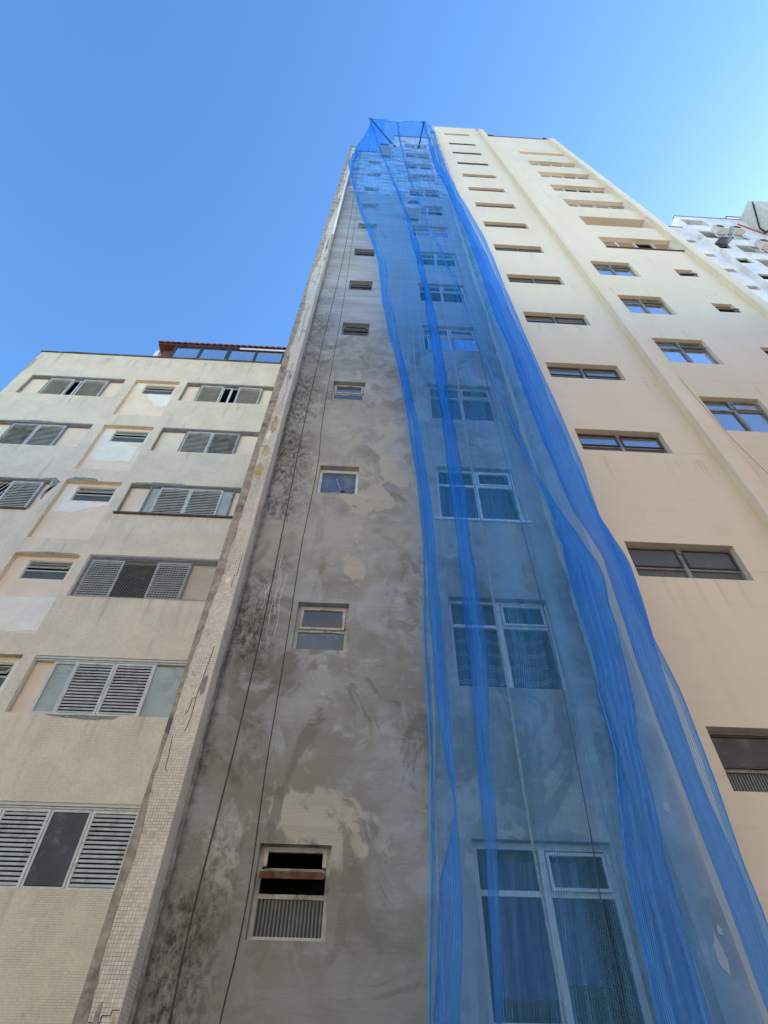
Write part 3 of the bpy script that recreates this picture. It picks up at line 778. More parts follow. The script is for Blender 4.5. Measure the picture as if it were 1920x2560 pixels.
for i, t in enumerate(P_TOP):
    loc = (6.70, 0, Z(t))
    if i < 3: window('p1', w_large('alu_dk', .03, W_=1.27, H_=1.28, low='glass_d', openleft=True), tower, loc)
    else: window('p2', w_large('alu_dk', .25, W_=1.27, H_=1.28, low='glass_b', openleft=True), tower, loc)
for i, t in enumerate(Q_TOP):
    loc = (7.745, 0, Z(t))
    if i == 1:
        o = w_long(5, frame='alu_dk')(tower); o.location = (7.745, .55, Z(t)); o['label'] = 'long window set at the back of a deep balcony recess'
    elif i == 2: window('q2', w_long(3, tops=True), tower, loc)
    elif i == 6: window('q6', w_long(4, H_=.78), tower, loc)
    else: window('q%d' % (i % 2), w_long(i+11), tower, loc)
for i, t in enumerate(V_TOP): window('v', w_vent(), tower, (9.30, 0, Z(t)))
MB().box(7.70, 10.41, -.045, -.001, Z(21.77)-1.29, Z(21.77)-1.25).build('window_sill', 'redtrim', tower)

# ================================================================== LEFT BUILDING
LY = 10.3
lb = empty('tiled_apartment_block', (0, LY, 0), 'lower apartment block clad in cream mosaic tiles with louvred shutters, left of the tower', 'building')
ROW = [18.2, 15.24, 12.38, 9.52, 6.65, 3.79]
g = MB(); holes = []; RD = .13
backs = MB()
def recess(x0, x1, zt, h, win):
    holes.append((x0, x1, Z(zt)-h, Z(zt)))
    wall(backs, x0, x1, Z(zt)-h, Z(zt), RD, win, t=.06, room=.8)
ZH = 1.27
wide = {0: (-6.27, -4.09), 1: (-5.98, -4.30), 2: (-5.95, -4.19), 3: (-6.75, -4.33), 4: (-6.35, -4.32), 5: (-6.75, -3.69)}
for i, t in enumerate(ROW):
    a, b = wide[i]; recess(-6.80, -3.40, t, ZH, [(a+.02, b-.02, Z(t)-ZH+.04, Z(t)-.09)])
for i, t in enumerate(ROW[:5]):
    recess(-8.64, -7.06, t, 2.33, [(-8.27, -7.21, Z(t)-.12-.60, Z(t)-.12)])
widel = {0: (-11.62, -9.60), 1: (-11.5, -9.83), 2: (-12.2, -9.23)}
for i, t in enumerate(ROW[:3]):
    a, b = widel[i]; recess(-12.33, -9.00, t, ZH, [(a+.02, b-.02, Z(t)-ZH+.04, Z(t)-.09)])
# front sheet, openings left open at the back
LT = Z(19.95)
def wall_open(mb, x0, x1, z0, z1, y, hs, d):
    tmp = MB(); wall(tmp, x0, x1, z0, z1, y, [(h[0], h[1], h[2], h[3], d, False) for h in hs])
    # drop the back quads that wall() adds for closed recesses
    keep = [k for k, f in enumerate(tmp.f) if not all(abs(tmp.v[i][1]-(y+d)) < 1e-6 for i in f)]
    for k in keep:
        n = len(mb.v); mb.v += [tmp.v[i] for i in tmp.f[k]]; mb.f.append((n, n+1, n+2, n+3)); mb.mi.append(tmp.mi[k])
wall_open(g, -12.80, -1.95, 0, LT, 0, holes, RD)
g.quad((-12.8, 0, 0), (-12.8, 0, LT), (-12.8, 9, LT), (-12.8, 9, 0)); g.quad((-12.8, 0, LT), (-1.95, 0, LT), (-1.95, 9, LT), (-12.8, 9, LT))
g.quad((-12.8, 9, 0), (-12.8, 9, LT), (-1.95, 9, LT), (-1.95, 9, 0))
g.build('tiled_wall', 'tile_left', lb)
backs.build('recess_panel', ['plaster2', 'room'], lb)
m = MB(); x = -12.84
while x < -1.95:
    dx = random.uniform(.15, .5); hgt = random.uniform(.05, .085)
    m.box(x, min(x+dx, -1.95), -.03-random.random()*.015, .25, LT, LT+hgt); x += dx
m.build('roof_coping', 'dirt_cap', lb)

LV = {}
def leaf(parent, x, z, w_, h=1.16, mat='louver', y=.075):
    key = (round(w_, 2), mat, round(h, 2))
    if key not in LV: LV[key] = shutter_leaf(w_, h).mesh('shutter', mat)
    return put(LV[key], 'shutter', parent, (x, y, z))
def wide_window(i, t, x0, x1, a, b, leaves, extra=None):
    """x0-x1 recess, a-b window; frame is the window, its pieces are sub-parts (window local = recess top-left)"""
    m = MB()
    h = ZH
    m.box(0, x1-x0, .02, .10, -.05, -.0)             # head track along the whole recess
    m.box(0, x1-x0, .045, .105, -.085, -.055)
    m.box(a-x0-.03, a-x0+.012, .05, .125, -h, -.085); m.box(b-x0-.012, b-x0+.03, .05, .125, -h, -.085)
    m.box(a-x0+.012, b-x0-.012, .05, .125, -h, -h+.03)
    m.box(.0, .022, .03, .105, -h, -.055)
    o = m.build('window', 'alu' if i in (4, 5) else 'alu_dk', lb, (x0, 0, Z(t)))
    for (lx, lw, mt) in leaves: leaf(o, lx-x0, -.09, lw, h-.10, mt)
    return o
o = wide_window(0, ROW[0], -6.80, -3.40, -6.27, -4.09, [(-6.27, .80, 'louver'), (-4.92, .83, 'louver')])
frame_mb(.30, 1.10, .035, .10, .12, 1.33, -.1).build('sliding_sash', 'white', o); frame_mb(.3, 1.10, .035, .122, .14, 1.62, -.1).build('sliding_sash', 'white', o)
o = wide_window(1, ROW[1], -6.80, -3.40, -5.98, -4.30, [(-5.98, .82, 'louver'), (-5.15, .85, 'louver_st')])
o = wide_window(2, ROW[2], -6.80, -3.40, -6.20, -3.89, [(-5.95, .86, 'louver'), (-5.08, .89, 'louver')])
MB().box(.60, .86, .10, .11, -ZH+.03, -.09).build('panel', 'green', o); MB().box(2.6, 2.91, .10, .11, -ZH+.03, -.09).build('panel', 'green', o)
MB().box(-.04, 3.4, -.06, .05, -ZH-.05, -ZH-.001).build('sill', 'dirt_cap', o)
o = wide_window(3, ROW[3], -6.80, -3.40, -6.755, -4.33, [(-6.755, .80, 'louver'), (-5.145, .81, 'louver')])
diamond(3.42, 1.30, .07, .0035, -.02, -.03, .02).build('safety_net', 'wire', o)
o = wide_window(4, ROW[4], -6.80, -3.40, -5.92, -4.32, [(-5.92, .79, 'louver'), (-5.12, .80, 'louver')])
frame_mb(.50, 1.16, .05, .06, .11, .42, -.09).build('sash', 'alu', o)
MB().box(.47, .88, .10, .112, -ZH+.05, -.13).build('panel', 'green', o); MB().box(2.5, 3.4, .09, .105, -ZH+.01, -.12).build('panel', 'green', o)
o = wide_window(5, ROW[5], -6.80, -3.40, -6.75, -3.69, [(-6.78, .80, 'louver'), (-5.97, .80, 'louver'), (-4.47, .79, 'louver')])
frame_mb(.68, 1.16, .04, .06, .10, 1.64, -.09).build('sliding_sash', 'alu', o)
MB().box(1.68, 2.28, .08, .086, -ZH+.08, -.13).build('pane', 'smoked', o)
for i, lv in enumerate([[(-11.62, .82, 'louver'), (-10.46, .86, 'louver')], [(-11.5, .82, 'louver_st'), (-10.67, .84, 'louver')], [(-10.1, .86, 'louver')]]):
    a, b = widel[i]
    o = wide_window(i, ROW[i], -12.33, -9.00, a, b, lv)
    if i == 0:
        frame_mb(.28, 1.10, .035, .10, .12, 1.50, -.1).build('sliding_sash', 'white', o)
    if i == 2:
        m = MB()
        for q in range(9): m.tube([(1.0+q*.14, .09, -1.2), (1.0+q*.14+.5, .09, -.1)], .01, 4)
        m.tube([(.9, .09, -.7), (2.2, .09, -.62)], .01, 4); m.build('grille', 'white', o)
        MB().box(-.02, 3.2, -.05, .05, -ZH-.05, -ZH-.001).build('sill', 'dirt_cap', o)
def w_left_vent(p):
    W_, H_ = 1.06, .60
    m = MB(); add_frame(m, W_, H_, .03, .02, .06); m.box(.03, W_-.03, .015, .06, -.34, -.30)
    o = m.build('window', 'alu', p)
    tilted_sash(W_-.08, .26, .02, .55, 'alu', 'sash', o, (W_/2, .02, -.16), 'glass_d')
    MB().box(.03, W_-.03, .035, .042, -H_+.03, -.34).build('pane', 'fluted', o)
    return o
for i, t in enumerate(ROW[:5]): window('lvent', w_left_vent, lb, (-8.27, RD, Z(t)-.12))
# plaster repairs inside the narrow recesses
def blob(pts, seed, amp=.04, sub=5):
    rnd = random.Random(seed); out = []
    for i in range(len(pts)):
        (a, b), (c, d) = pts[i], pts[(i+1) % len(pts)]
        for k in range(sub):
            f = k/sub; out.append((a+(c-a)*f+(rnd.uniform(-amp, amp) if k else 0), b+(d-b)*f+(rnd.uniform(-amp, amp) if k else 0)))
    return out
def patch(i, parts, seed, y=None, mat='plaster', name='plaster_patch'):
    t = Z(ROW[i]); m = MB()
    for pp in parts: m.slab(blob([(x, t+z) for x, z in pp], seed), (RD if y is None else y)-.006, (RD if y is None else y)-.001)
    m.build(name, mat, lb)
patch(0, [[(-8.05, -.74), (-7.12, -.74), (-7.12, -1.5), (-7.55, -1.5), (-7.7, -1.2), (-7.95, -1.0)]], 1)
patch(0, [[(-8.62, -.03), (-8.28, -.03), (-8.28, -.5), (-8.62, -.5)]], 12)
patch(1, [[(-8.60, -.05), (-8.29, -.05), (-8.29, -.76), (-7.9, -.76), (-7.3, -.95), (-7.3, -1.75), (-8.2, -1.75), (-8.60, -1.75)]], 2)
patch(2, [[(-8.62, -.05), (-8.29, -.05), (-8.29, -.76), (-7.15, -.76), (-7.15, -.9), (-7.6, -.95), (-8.0, -1.25), (-8.62, -1.2)]], 3)
patch(3, [[(-8.62, -1.25), (-7.09, -1.25), (-7.09, -2.2), (-8.62, -2.2)]], 4)
patch(4, [[(-7.2, -.05), (-7.08, -.05), (-7.08, -2.2), (-7.3, -2.2)]], 5)
# broken tile edges showing cement
def chips(parts, seed, mat='cement'):
    m = MB()
    for pp in parts: m.slab(blob([(x, Z(z)) for x, z in pp], seed, .012, 4), -.006, .003)
    m.build('broken_tiling', mat, lb)
chips([[(-9.3, 12.40), (-8.95, 12.44), (-8.78, 12.30), (-8.80, 12.10), (-9.0, 11.9), (-8.99, 11.55), (-8.93, 11.5), (-8.985, 12.38)]], 1)
chips([[(-8.64, 12.39), (-8.45, 12.52), (-7.9, 12.50), (-7.75, 12.39)]], 2)
chips([[(-11.5, 15.25), (-10.9, 15.30), (-10.4, 15.28), (-10.3, 15.25)], [(-8.6, 9.53), (-7.9, 9.58), (-7.3, 9.56), (-7.1, 9.53)], [(-6.7, 12.39), (-6.2, 12.43), (-5.4, 12.42), (-5.3, 12.39)]], 3)
chips([[(-6.05, 5.37), (-5.6, 5.30), (-5.1, 5.28), (-4.75, 5.30), (-4.6, 5.37)]], 4)
chips([[(-12.79, 19.3), (-12.70, 19.4), (-12.72, 18.6), (-12.79, 18.4)]], 5, 'ochre')

# roof terrace: glazing under a tiled eave
GT, GB = Z(21.13), LT
m = MB()
gx0, gx1 = -8.0, -2.2
cols = [-8.02, -6.98, -5.88, -4.80, -3.72, -2.6]
for j, c_ in enumerate(cols): m.box(c_-(.045 if j != 2 else .07), c_+(.045 if j != 2 else .07), .03, .11, GB, GT)
m.box(gx0, gx1, .02, .12, GT-.07, GT); m.box(gx0, gx1, .02, .12, GB+.05, GB+.10)
tr = m.build('terrace_glazing', 'dark', lb)
for a, b in zip(cols, cols[1:]): MB().box(a+.05, b-.05, 0.065, .072, GB+.10, GT-.07).build('pane', 'glass_s', tr)
MB().box(-8.75, -2.0, 0.0, 4.5, GT+.005, GT+.06).build('terrace_ceiling', 'redtrim', lb)
MB().box(-8.9, -8.75, .3, .42, GB, GT+.05).box(-8.9, -8.75, 4.0, 4.12, GB, GT+.05).build('terrace_post', 'wbright', lb)
MB().box(-8.6, -8.1, .28, .30, GB, GT).build('terrace_side_panel', 'redtrim', lb)
MB().box(-5.5, -2.1, -.01, .018, GT-.10, GT-.005).build('terrace_fascia', 'wbright', lb)
m = MB(); x = -8.78
while x < -2.0:
    # one barrel tile course end
    for rr in range(6):
        y0 = -.06+rr*.42; z0 = GT+.10+rr*.13
        pts = []
        for q in range(7):
            a = PI*q/6; pts.append((x+.11-.115*math.cos(a), z0+.085*math.sin(a)))
        n = len(m.v)
        m.v += [(px, y0, pz) for px, pz in pts]+[(px, y0+.5, pz+.145) for px, pz in pts]
        for q in range(6): m.f.append((n+q, n+q+1, n+8+q, n+7+q)); m.mi.append(0)
        m.f.append(tuple(n+q for q in range(7))); m.mi.append(0)
    x += .235
m.box(-8.78, -2.0, .05, 2.6, GT+.065, GT+.10)
m.build('tiled_roof', 'terra', lb)

# ================================================================== WHITE TOWER BEYOND
WY = 10.4
wb = empty('white_apartment_tower', (0, WY, 0), 'worn white apartment tower with air conditioners, seen beyond the right edge of the cream bay', 'building')
g = MB(); rows = [43.3, 40.3, 37.4, 34.5, 31.6, 28.7, 25.8]
hs = [(22.28, 24.0, Z(44.85), Z(46.25), 1.2)]
hs += [(22.35, 25.5, Z(43.3)-1.6, Z(43.3), .15)]
for t in rows[1:]:
    hs += [(22.26, 23.15, Z(t)-.95, Z(t), .15), (23.6, 26.4, Z(t)-1.5, Z(t), .15), (28.6, 31.0, Z(t)-1.4, Z(t), .15)]
wall(g, 22.2, 27.0, 0, Z(47.15), 0, [h for h in hs if h[1] < 27])
g.quad((22.2, 0, 0), (22.2, 0, Z(47.15)), (22.2, 9, Z(47.15)), (22.2, 9, 0)); g.quad((22.2, 0, Z(47.15)), (34, 0, Z(47.15)), (34, 9, Z(47.15)), (22.2, 9, Z(47.15)))
wall(g, 27.0, 34, 0, Z(47.15), 0, [h for h in hs if h[0] > 27])
hw = [(20.95, 21.8, Z(t)-.6, Z(t), .25) for t in (42.0, 39.0, 36.1, 33.2, 30.3, 27.4)]
wall(g, 17.5, 22.2, 0, Z(45.2), .3, hw)
g.quad((17.5, .3, Z(45.2)), (22.2, .3, Z(45.2)), (22.2, 9, Z(45.2)), (17.5, 9, Z(45.2)))
g.quad((17.5, .3, 0), (17.5, .3, Z(45.2)), (17.5, 9, Z(45.2)), (17.5, 9, 0))
g.build('white_wall', ['wold', 'room'], wb)
MB().box(22.17, 34, -.03, .2, Z(47.15), Z(47.24)).build('roof_coping', 'redtrim', wb); MB().box(17.45, 22.17, .26, .5, Z(45.2), Z(45.28)).build('roof_coping', 'redtrim', wb)
g = MB().box(28.1, 34, .6, 8, Z(47.2), Z(50.6)); g.build('roof_block', 'wbright', wb)
MB().box(28.05, 34, .55, .9, Z(50.6), Z(50.7)).build('roof_coping', 'redtrim', wb)
g = MB()
g.box(27.3, 33, -1.3, .02, 0, Z(47.3)); g.build('stair_bay', 'beige', wb)
g = MB()
for t in rows: g.box(28.3, 30.5, -1.35, -1.301, Z(t)-1.2, Z(t))
g.build('bay_window', 'dark', wb)
def w_white(W_, H_, kind):
    def fn(p):
        m = MB(); add_frame(m, W_, H_, .05, .08, .13)
        if kind == 'wide':
            for c_ in (W_*.33, W_*.66): m.box(c_-.03, c_+.03, .08, .13, -H_+.05, -.05)
        o = m.build('window', 'alu_dk', p)
        if kind == 'wide':
            put(shutter_leaf(W_*.36, H_-.1, n=12).mesh('shutter', 'alu'), 'shutter', o, (.06, .05, -.05))
            MB().box(W_*.36, W_-.05, .11, .116, -H_+.05, -.05).build('pane', 'glass', o)
        return o
    return fn
window('wA', w_white(3.1, 1.6, 'wide'), wb, (22.37, 0, Z(43.3)))
for t in rows[1:]:
    window('wB', w_white(2.78, 1.5, 'wide'), wb, (23.61, 0, Z(t)))
    window('wC', w_white(.88, .95, 'small'), wb, (22.265, 0, Z(t)))
o = tilted_sash(.9, .9, .04, 1.0, 'alu_dk', 'window_awning', wb, (22.7, -.20, Z(40.1)), 'glass_d')
MB().tube([(26.35, -.06, Z(45.6)), (27.2, -.06, Z(43.3))], .045, 6).build('red_pipe', 'pole_r', wb)
MB().tube([(27.15, -.2, Z(43.1)), (27.22, -.2, Z(44.2)), (27.25, -1.36, Z(46.5))], .05, 6).tube([(27.1, -.15, Z(43.3)), (28.0, -.9, Z(42.6)), (29.5, -1.35, Z(41.2))], .06, 6).build('drain_pipe', 'pole', wb)

# ================================================================== FACADES ACROSS THE STREET (behind the viewer)
OCC = {}
def street_block(x0, x1, h, mat, label, floors):
    o = empty('street_building', ((x0+x1)/2, -7.5, 0), label, 'building')
    w2 = (x1-x0)/2; g = MB(); hs = []
    fh = h/floors
    for f in range(floors):
        n = int((x1-x0)/2.6)
        for k in range(n):
            cx = -w2+(k+.5)*(2*w2/n); hs.append((cx-.7, cx+.7, f*fh+1.0, f*fh+2.3))
    tmp = MB(); wall(tmp, -w2, w2, 0, h, 0, hs, t=.15, room=.5)
    tmp.v = [(-x, -y, z) for x, y, z in tmp.v]
    tmp.quad((-w2, 0, h), (w2, 0, h), (w2, -9, h), (-w2, -9, h)); tmp.quad((-w2, 0, 0), (-w2, 0, h), (-w2, -9, h), (-w2, -9, 0)); tmp.quad((w2, 0, 0), (w2, 0, h), (w2, -9, h), (w2, -9, 0))
    tmp.quad((-w2, -9, 0), (w2, -9, 0), (w2, -9, h), (-w2, -9, h))
    tmp.build('facade', [mat, 'room'], o)
    MB().box(-w2-.05, w2+.05, -.3, .12, h, h+.25).build('cornice', mat, o)
    return o
street_block(-34, -14.2, 17, 'opp3', 'pale five storey street block across the road, farthest left', 5)
street_block(-14, 1.8, 17, 'opp3', 'cream six storey street block directly across the road from the tower', 6)
street_block(2, 20, 17, 'opp2', 'brown five storey street block across the road to the right', 5)
nb = empty('added_shade_house', (16, 3.2, 0), 'unseen plain cream house added past the right end of the tower to shade the lower netting', 'building')  # added out of view to keep the sun off the lower netting
m = MB(); wall(m, -4.6, 6, 0, Z(15.3), 0, [(x, x+1.3, f*2.9+1.1, f*2.9+2.4) for f in range(5) for x in (-3.6, -1.2, 1.2, 3.6)], t=.15, room=.5)
m.quad((-4.6, 0, 0), (-4.6, 0, Z(15.3)), (-4.6, 5.5, Z(15.3)), (-4.6, 5.5, 0)); m.quad((-4.6, 0, Z(15.3)), (6, 0, Z(15.3)), (6, 5.5, Z(15.3)), (-4.6, 5.5, Z(15.3))); m.quad((6, 0, 0), (6, 5.5, 0), (6, 5.5, Z(15.3)), (6, 0, Z(15.3))); m.quad((-4.6, 5.5, 0), (-4.6, 5.5, Z(15.3)), (6, 5.5, Z(15.3)), (6, 5.5, 0))
m.build('facade', ['opp', 'room'], nb); MB().box(-4.65, 6.05, -.1, .2, Z(15.3), Z(15.45)).build('cornice', 'opp', nb)
street_block(20.2, 44, 16, 'opp', 'tall cream five storey street block across the road, far right', 5)

# ================================================================== DEBRIS NETTING
# strands of the net: (height above eye, x, width of the overlapped fold)
NETC = {
 'EL':[[0.503, 0.522, 0.018], [1.019, 0.556, 0.02], [1.626, 0.59, 0.026], [2.185, 0.629, 0.032], [2.863, 0.614, 0.04], [4.033, 0.629, 0.042], [4.773, 0.672, 0.046], [5.853, 0.663, 0.057], [7.222, 0.585, 0.072], [8.057, 0.538, 0.093], [10.145, 0.373, 0.145], [12.397, 0.124, 0.167], [16.256, -0.109, 0.18], [19.4, -0.54, 0.147], [22.743, -1.028, 0.133], [26.3, -1.43, 0.15], [29.419, -1.69, 0.164]],
 'BA':[[0.504, 0.631, 0.095], [1.309, 0.718, 0.087], [1.771, 0.805, 0.026], [2.401, 0.779, 0.063], [3.41, 0.775, 0.077], [4.394, 0.77, 0.066], [5.86, 0.771, 0.064], [7.637, 0.694, 0.06], [10.158, 0.491, 0.045], [14.155, 0.198, 0.046], [18.947, -0.205, 0.058], [23.476, -0.719, 0.051], [30.096, -1.347, 0.063]],
 'BB':[[0.509, 0.957, 0.03], [1.317, 1.032, 0.042], [2.001, 1.081, 0.055], [2.64, 1.122, 0.07], [3.428, 1.173, 0.098], [4.062, 1.186, 0.106], [4.804, 1.193, 0.104], [5.891, 1.208, 0.103], [7.277, 1.227, 0.103], [8.757, 1.209, 0.099], [10.649, 1.221, 0.095], [13.376, 1.167, 0.101], [16.458, 1.057, 0.092], [20.753, 0.82, 0.079], [25.179, 0.411, 0.055], [29.952, -0.174, 0.042], [35.704, -0.738, 0.047]],
 'BC':[[0.529, 2.172, 0.19], [1.319, 2.238, 0.161], [2.137, 2.36, 0.165], [3.244, 2.526, 0.194], [4.809, 2.627, 0.2], [5.59, 2.523, 0.102], [6.631, 2.381, 0.042], [8.533, 2.263, 0.033], [10.754, 2.13, 0.029], [13.793, 1.984, 0.035], [16.583, 1.783, 0.04], [19.815, 1.482, 0.031], [25.345, 1.095, 0.037], [33.768, 0.632, 0.048]],
 'BD':[[0.539, 2.824, 0.124], [0.758, 2.832, 0.13], [1.334, 2.867, 0.138], [1.916, 2.861, 0.144], [2.661, 2.903, 0.157], [3.393, 2.943, 0.169], [4.836, 3.075, 0.214], [5.712, 2.914, 0.234], [6.91, 2.898, 0.255], [8.28, 2.901, 0.286], [10.429, 2.931, 0.287], [12.764, 2.858, 0.276], [16.368, 2.874, 0.267], [19.551, 2.818, 0.215], [22.914, 2.651, 0.209], [26.472, 2.469, 0.196], [30.524, 2.194, 0.177], [36.685, 2.053, 0.08]],
 'ER':[[0.542, 2.963, 0.012], [1.072, 3.011, 0.014], [1.525, 3.033, 0.015], [2.268, 3.105, 0.017], [2.965, 3.137, 0.019], [3.765, 3.112, 0.021], [4.757, 3.109, 0.024], [5.726, 3.109, 0.026], [6.933, 3.189, 0.029], [8.79, 3.217, 0.034], [11.785, 3.192, 0.042], [15.296, 3.199, 0.051], [19.114, 3.214, 0.06], [22.369, 3.024, 0.069], [25.011, 2.827, 0.075], [30.63, 2.634, 0.089], [36.377, 2.442, 0.107]],
}

TOPS = {'EL': (30.9, 5.25, -1.62), 'BA': (33.6, 5.0, -1.40), 'BB': (37.6, 4.40, -.90), 'BC': (37.35, 4.45, .55), 'BD': (37.85, 4.42, 2.03), 'ER': (38.2, 4.85, 2.62)}
def interp(t, h, k):
    if h <= t[0][0]: return t[0][k]
    if h >= t[-1][0]: return t[-1][k]
    for a, b in zip(t, t[1:]):
        if a[0] <= h <= b[0]:
            f = (h-a[0])/(b[0]-a[0]); return a[k]+(b[k]-a[k])*f
def yb(h):
    t = [(0, 4.75), (4, 4.9), (10, 5.05), (20, 5.1), (28, 5.0), (33, 4.75), (37, 4.4), (40, 4.3)]
    return interp(t, h, 1)
order = ['EL', 'BA', 'BB', 'BC', 'BD', 'ER']
HB = -1.25
def smooth(a, b, v):
    t = max(0, min(1, (v-a)/(b-a))); return t*t*(3-2*t)
def strand(nm, t):
    """point data of a strand at parameter t (0 top, 1 foot)"""
    ht, yt, xt = TOPS[nm]; h = ht+(HB-ht)*t
    tab = NETC[nm]; x = interp(tab, h, 1); wd = max(interp(tab, h, 2), .02); y = yb(h)
    if nm == 'BA':
        ex, ew = interp(NETC['EL'], h, 1), interp(NETC['EL'], h, 2); q = smooth(9, 14, h)
        x = x+(ex+ew*1.15-x)*q; wd = wd+(.012-wd)*q
    bl = smooth(ht-(2.2 if nm == 'EL' else 4.5), ht, h)
    # keep the line of sight when the depth changes
    y2 = y+(yt-y)*bl; x = x+(xt-x)*bl
    return x, y2, h, wd
# cross-section: (strand, factor on fold width, layer offset)
SEC = [('EL', 1.0, .035), ('EL', 0, 0), ('BA', 1.0, .0), ('BA', -1.0, -.045), ('BA', .8, -.02), ('BB', 1.0, -.0), ('BB', -1.0, -.05), ('BB', .9, -.02),
       ('BC', 1.0, 0), ('BC', -1.0, -.045), ('BC', .8, -.02), ('BD', 1.0, .0), ('BD', -1.0, -.05), ('BD', .9, -.03), ('ER', 0, 0), ('ER', -1.6, .03)]
ROWS = 260
cells = []
for a, b in zip(SEC, SEC[1:]): cells.append(4 if a[0] == b[0] else 14)
ncol = sum(cells)+1
verts = []; uvs = []
for r in range(ROWS+1):
    t = (r/ROWS)
    t = 1-(1-t)**1.35 if False else t
    st = {nm: strand(nm, t) for nm in order}
    nodes = []
    for nm, f, dy in SEC:
        x, y, h, wd = st[nm]
        if nm == 'BD': wd *= .80*(1+.15*noise.noise((4, h*.6, 2)))
        else: wd *= 1+.45*noise.noise((ord(nm[1])*1.7, h*.55, 2))+.25*noise.noise((ord(nm[1])*2.7, h*1.9, 5))
        x += (.008 if nm == 'ER' else .022)*noise.noise((ord(nm[1])*3.3, h*1.1, f))
        nodes.append((x+wd*f, y+dy, h))
    c = 0; su = 0; prev = None
    for (a, b, n, sa, sb) in zip(nodes, nodes[1:], cells, SEC, SEC[1:]):
        gap = sa[0] != sb[0]
        for k in range(n + (1 if c+n == ncol-1 else 0)):
            f = k/n
            x = a[0]+(b[0]-a[0])*f; y = a[1]+(b[1]-a[1])*f; h = a[2]+(b[2]-a[2])*(f if (sa[0], sb[0]) != ('BA', 'BB') else f**(1+3*(1-smooth(0, .25, t))))
            g_ = abs(b[0]-a[0])
            if gap:
                y -= .07*math.sin(PI*f)*min(1, g_)
                y -= .013*g_*math.sin(6*PI*f+h*.6)*min(1, g_)
                if sa[0] in ('BB', 'BC') and t < .06: h -= .10*math.sin(PI*f)*(1-t/.06)
            fx = x*2.2+c*.01
            am = .022+.09*smooth(22, 36, h)
            y += am*min(1, .15+t*12)*(noise.noise((fx, h*.22, 0))+.45*noise.noise((fx*3.1, h*.5, 4)))
            x += (.010+.012*smooth(10, 34, h))*noise.noise((c*.09, h*.9, 9))
            rg = (1-abs(noise.noise((x*2.6+h*.10, h*.16, 31)))*2.2); rg = max(rg, 0)**4
            rg2 = max(1-abs(noise.noise((x*5.1-h*.22, h*.30, 43)))*2.2, 0)**4
            y -= (.012+.12*smooth(20, 31, h))*min(1, .1+t*10)*(rg+.5*rg2)
            y += .020*noise.noise((c*.55+x*2, h*.35, 17))+.010*noise.noise((c*1.3, h*1.5, 21))
            # creases that fan out from the two hooks
            if t < .14:
                for hx in (-.9, 2.03):
                    dx, dh = x-hx, TOPS['BB'][0]-h+.02
                    ang = math.atan2(dx, max(dh, .02)); d = math.hypot(dx, dh)
                    y += .10*min(1, t*25)*math.sin(ang*9+hx)*min(1, d/1.2)*math.exp(-d/3)
            verts.append((x, y-5.0, h+EYE)); 
            if prev is not None and k+c > 0: su += math.hypot(x-prev[0], y-prev[1])
            prev = (x, y); uvs.append((su, h))
        c += n
faces = []
for r in range(ROWS):
    for c in range(ncol-1):
        a = r*ncol+c; faces.append((a, a+ncol, a+ncol+1, a+1))
me = bpy.data.meshes.new('debris_net'); me.from_pydata(verts, [], faces); me.materials.append(MT['net'])
uvl = me.uv_layers.new(name='UVMap')
# unwrap by strand position so the threads run down the cloth
mean = [0]*ncol; x_ = 0
for c in range(ncol):
    mid = int(ROWS*.8); mean[c] = uvs[mid*ncol+c][0]
for p in me.polygons:
    p.use_smooth = True
    for li in p.loop_indices:
        vi = me.loops[li].vertex_index; uvl.data[li].uv = (mean[vi % ncol], uvs[vi][1])
net = empty('debris_net', (0, 5.0, 0), 'blue translucent debris netting hanging down the grey bay from two roof poles', 'netting')
no = bpy.data.objects.new('net_sheet', me); COL.objects.link(no); no.parent = net
# canopy carried back from the hooks to the roof
cv = []; cf = []; NX, NY = 40, 12
top = [verts[c] for c in range(ncol)]
tx = [top[int(i*(ncol-1)/NX)] for i in range(NX+1)]
for j in range(NY+1):
    f = j/NY
    for i, p in enumerate(tx[:NX//2+1]):
        xr = max(-1.6, min(2.74, p[0])); zr = Z(35.55) if xr < .5 else Z(38.9)
        x = p[0]+(xr-p[0])*f; y = p[1]+(.57-p[1])*f; z = p[2]+(zr-p[2])*f-.32*math.sin(PI*f)
        z += .05*noise.noise((x*4, f*5, 1))*math.sin(PI*f)
        cv.append((x, y, z))
for j in range(NY):
    for i in range(NX//2):
        a = j*(NX//2+1)+i; cf.append((a, a+1, a+NX//2+2, a+NX//2+1))
me2 = bpy.data.meshes.new('net_canopy'); me2.from_pydata(cv, [], cf); me2.materials.append(MT['net'])
uv2 = me2.uv_layers.new(name='UVMap')
for p in me2.polygons:
    p.use_smooth = True
    for li in p.loop_indices:
        q = cv[me2.loops[li].vertex_index]; uv2.data[li].uv = (q[0], q[1]*2+q[2])
co = bpy.data.objects.new('net_canopy', me2); COL.objects.link(co); co.parent = net
# hems: cords sewn along the free edges and the inner seam
def colpts(c, off=-.01, s=2): return [(verts[r*ncol+c][0], verts[r*ncol+c][1]+off, verts[r*ncol+c][2]) for r in range(0, ROWS+1, s)]
cs = [0]
for n in cells: cs.append(cs[-1]+n)
m = MB(); m.tube(colpts(cs[1]), .007, 5); m.tube(colpts(cs[14]), .005, 5); m.tube(colpts(cs[9], -.02), .007, 5)
m.tube([verts[c] for c in range(0, ncol, 2)], .014, 5)
m.build('hem_cord', 'blue_rope', net, smooth=True)

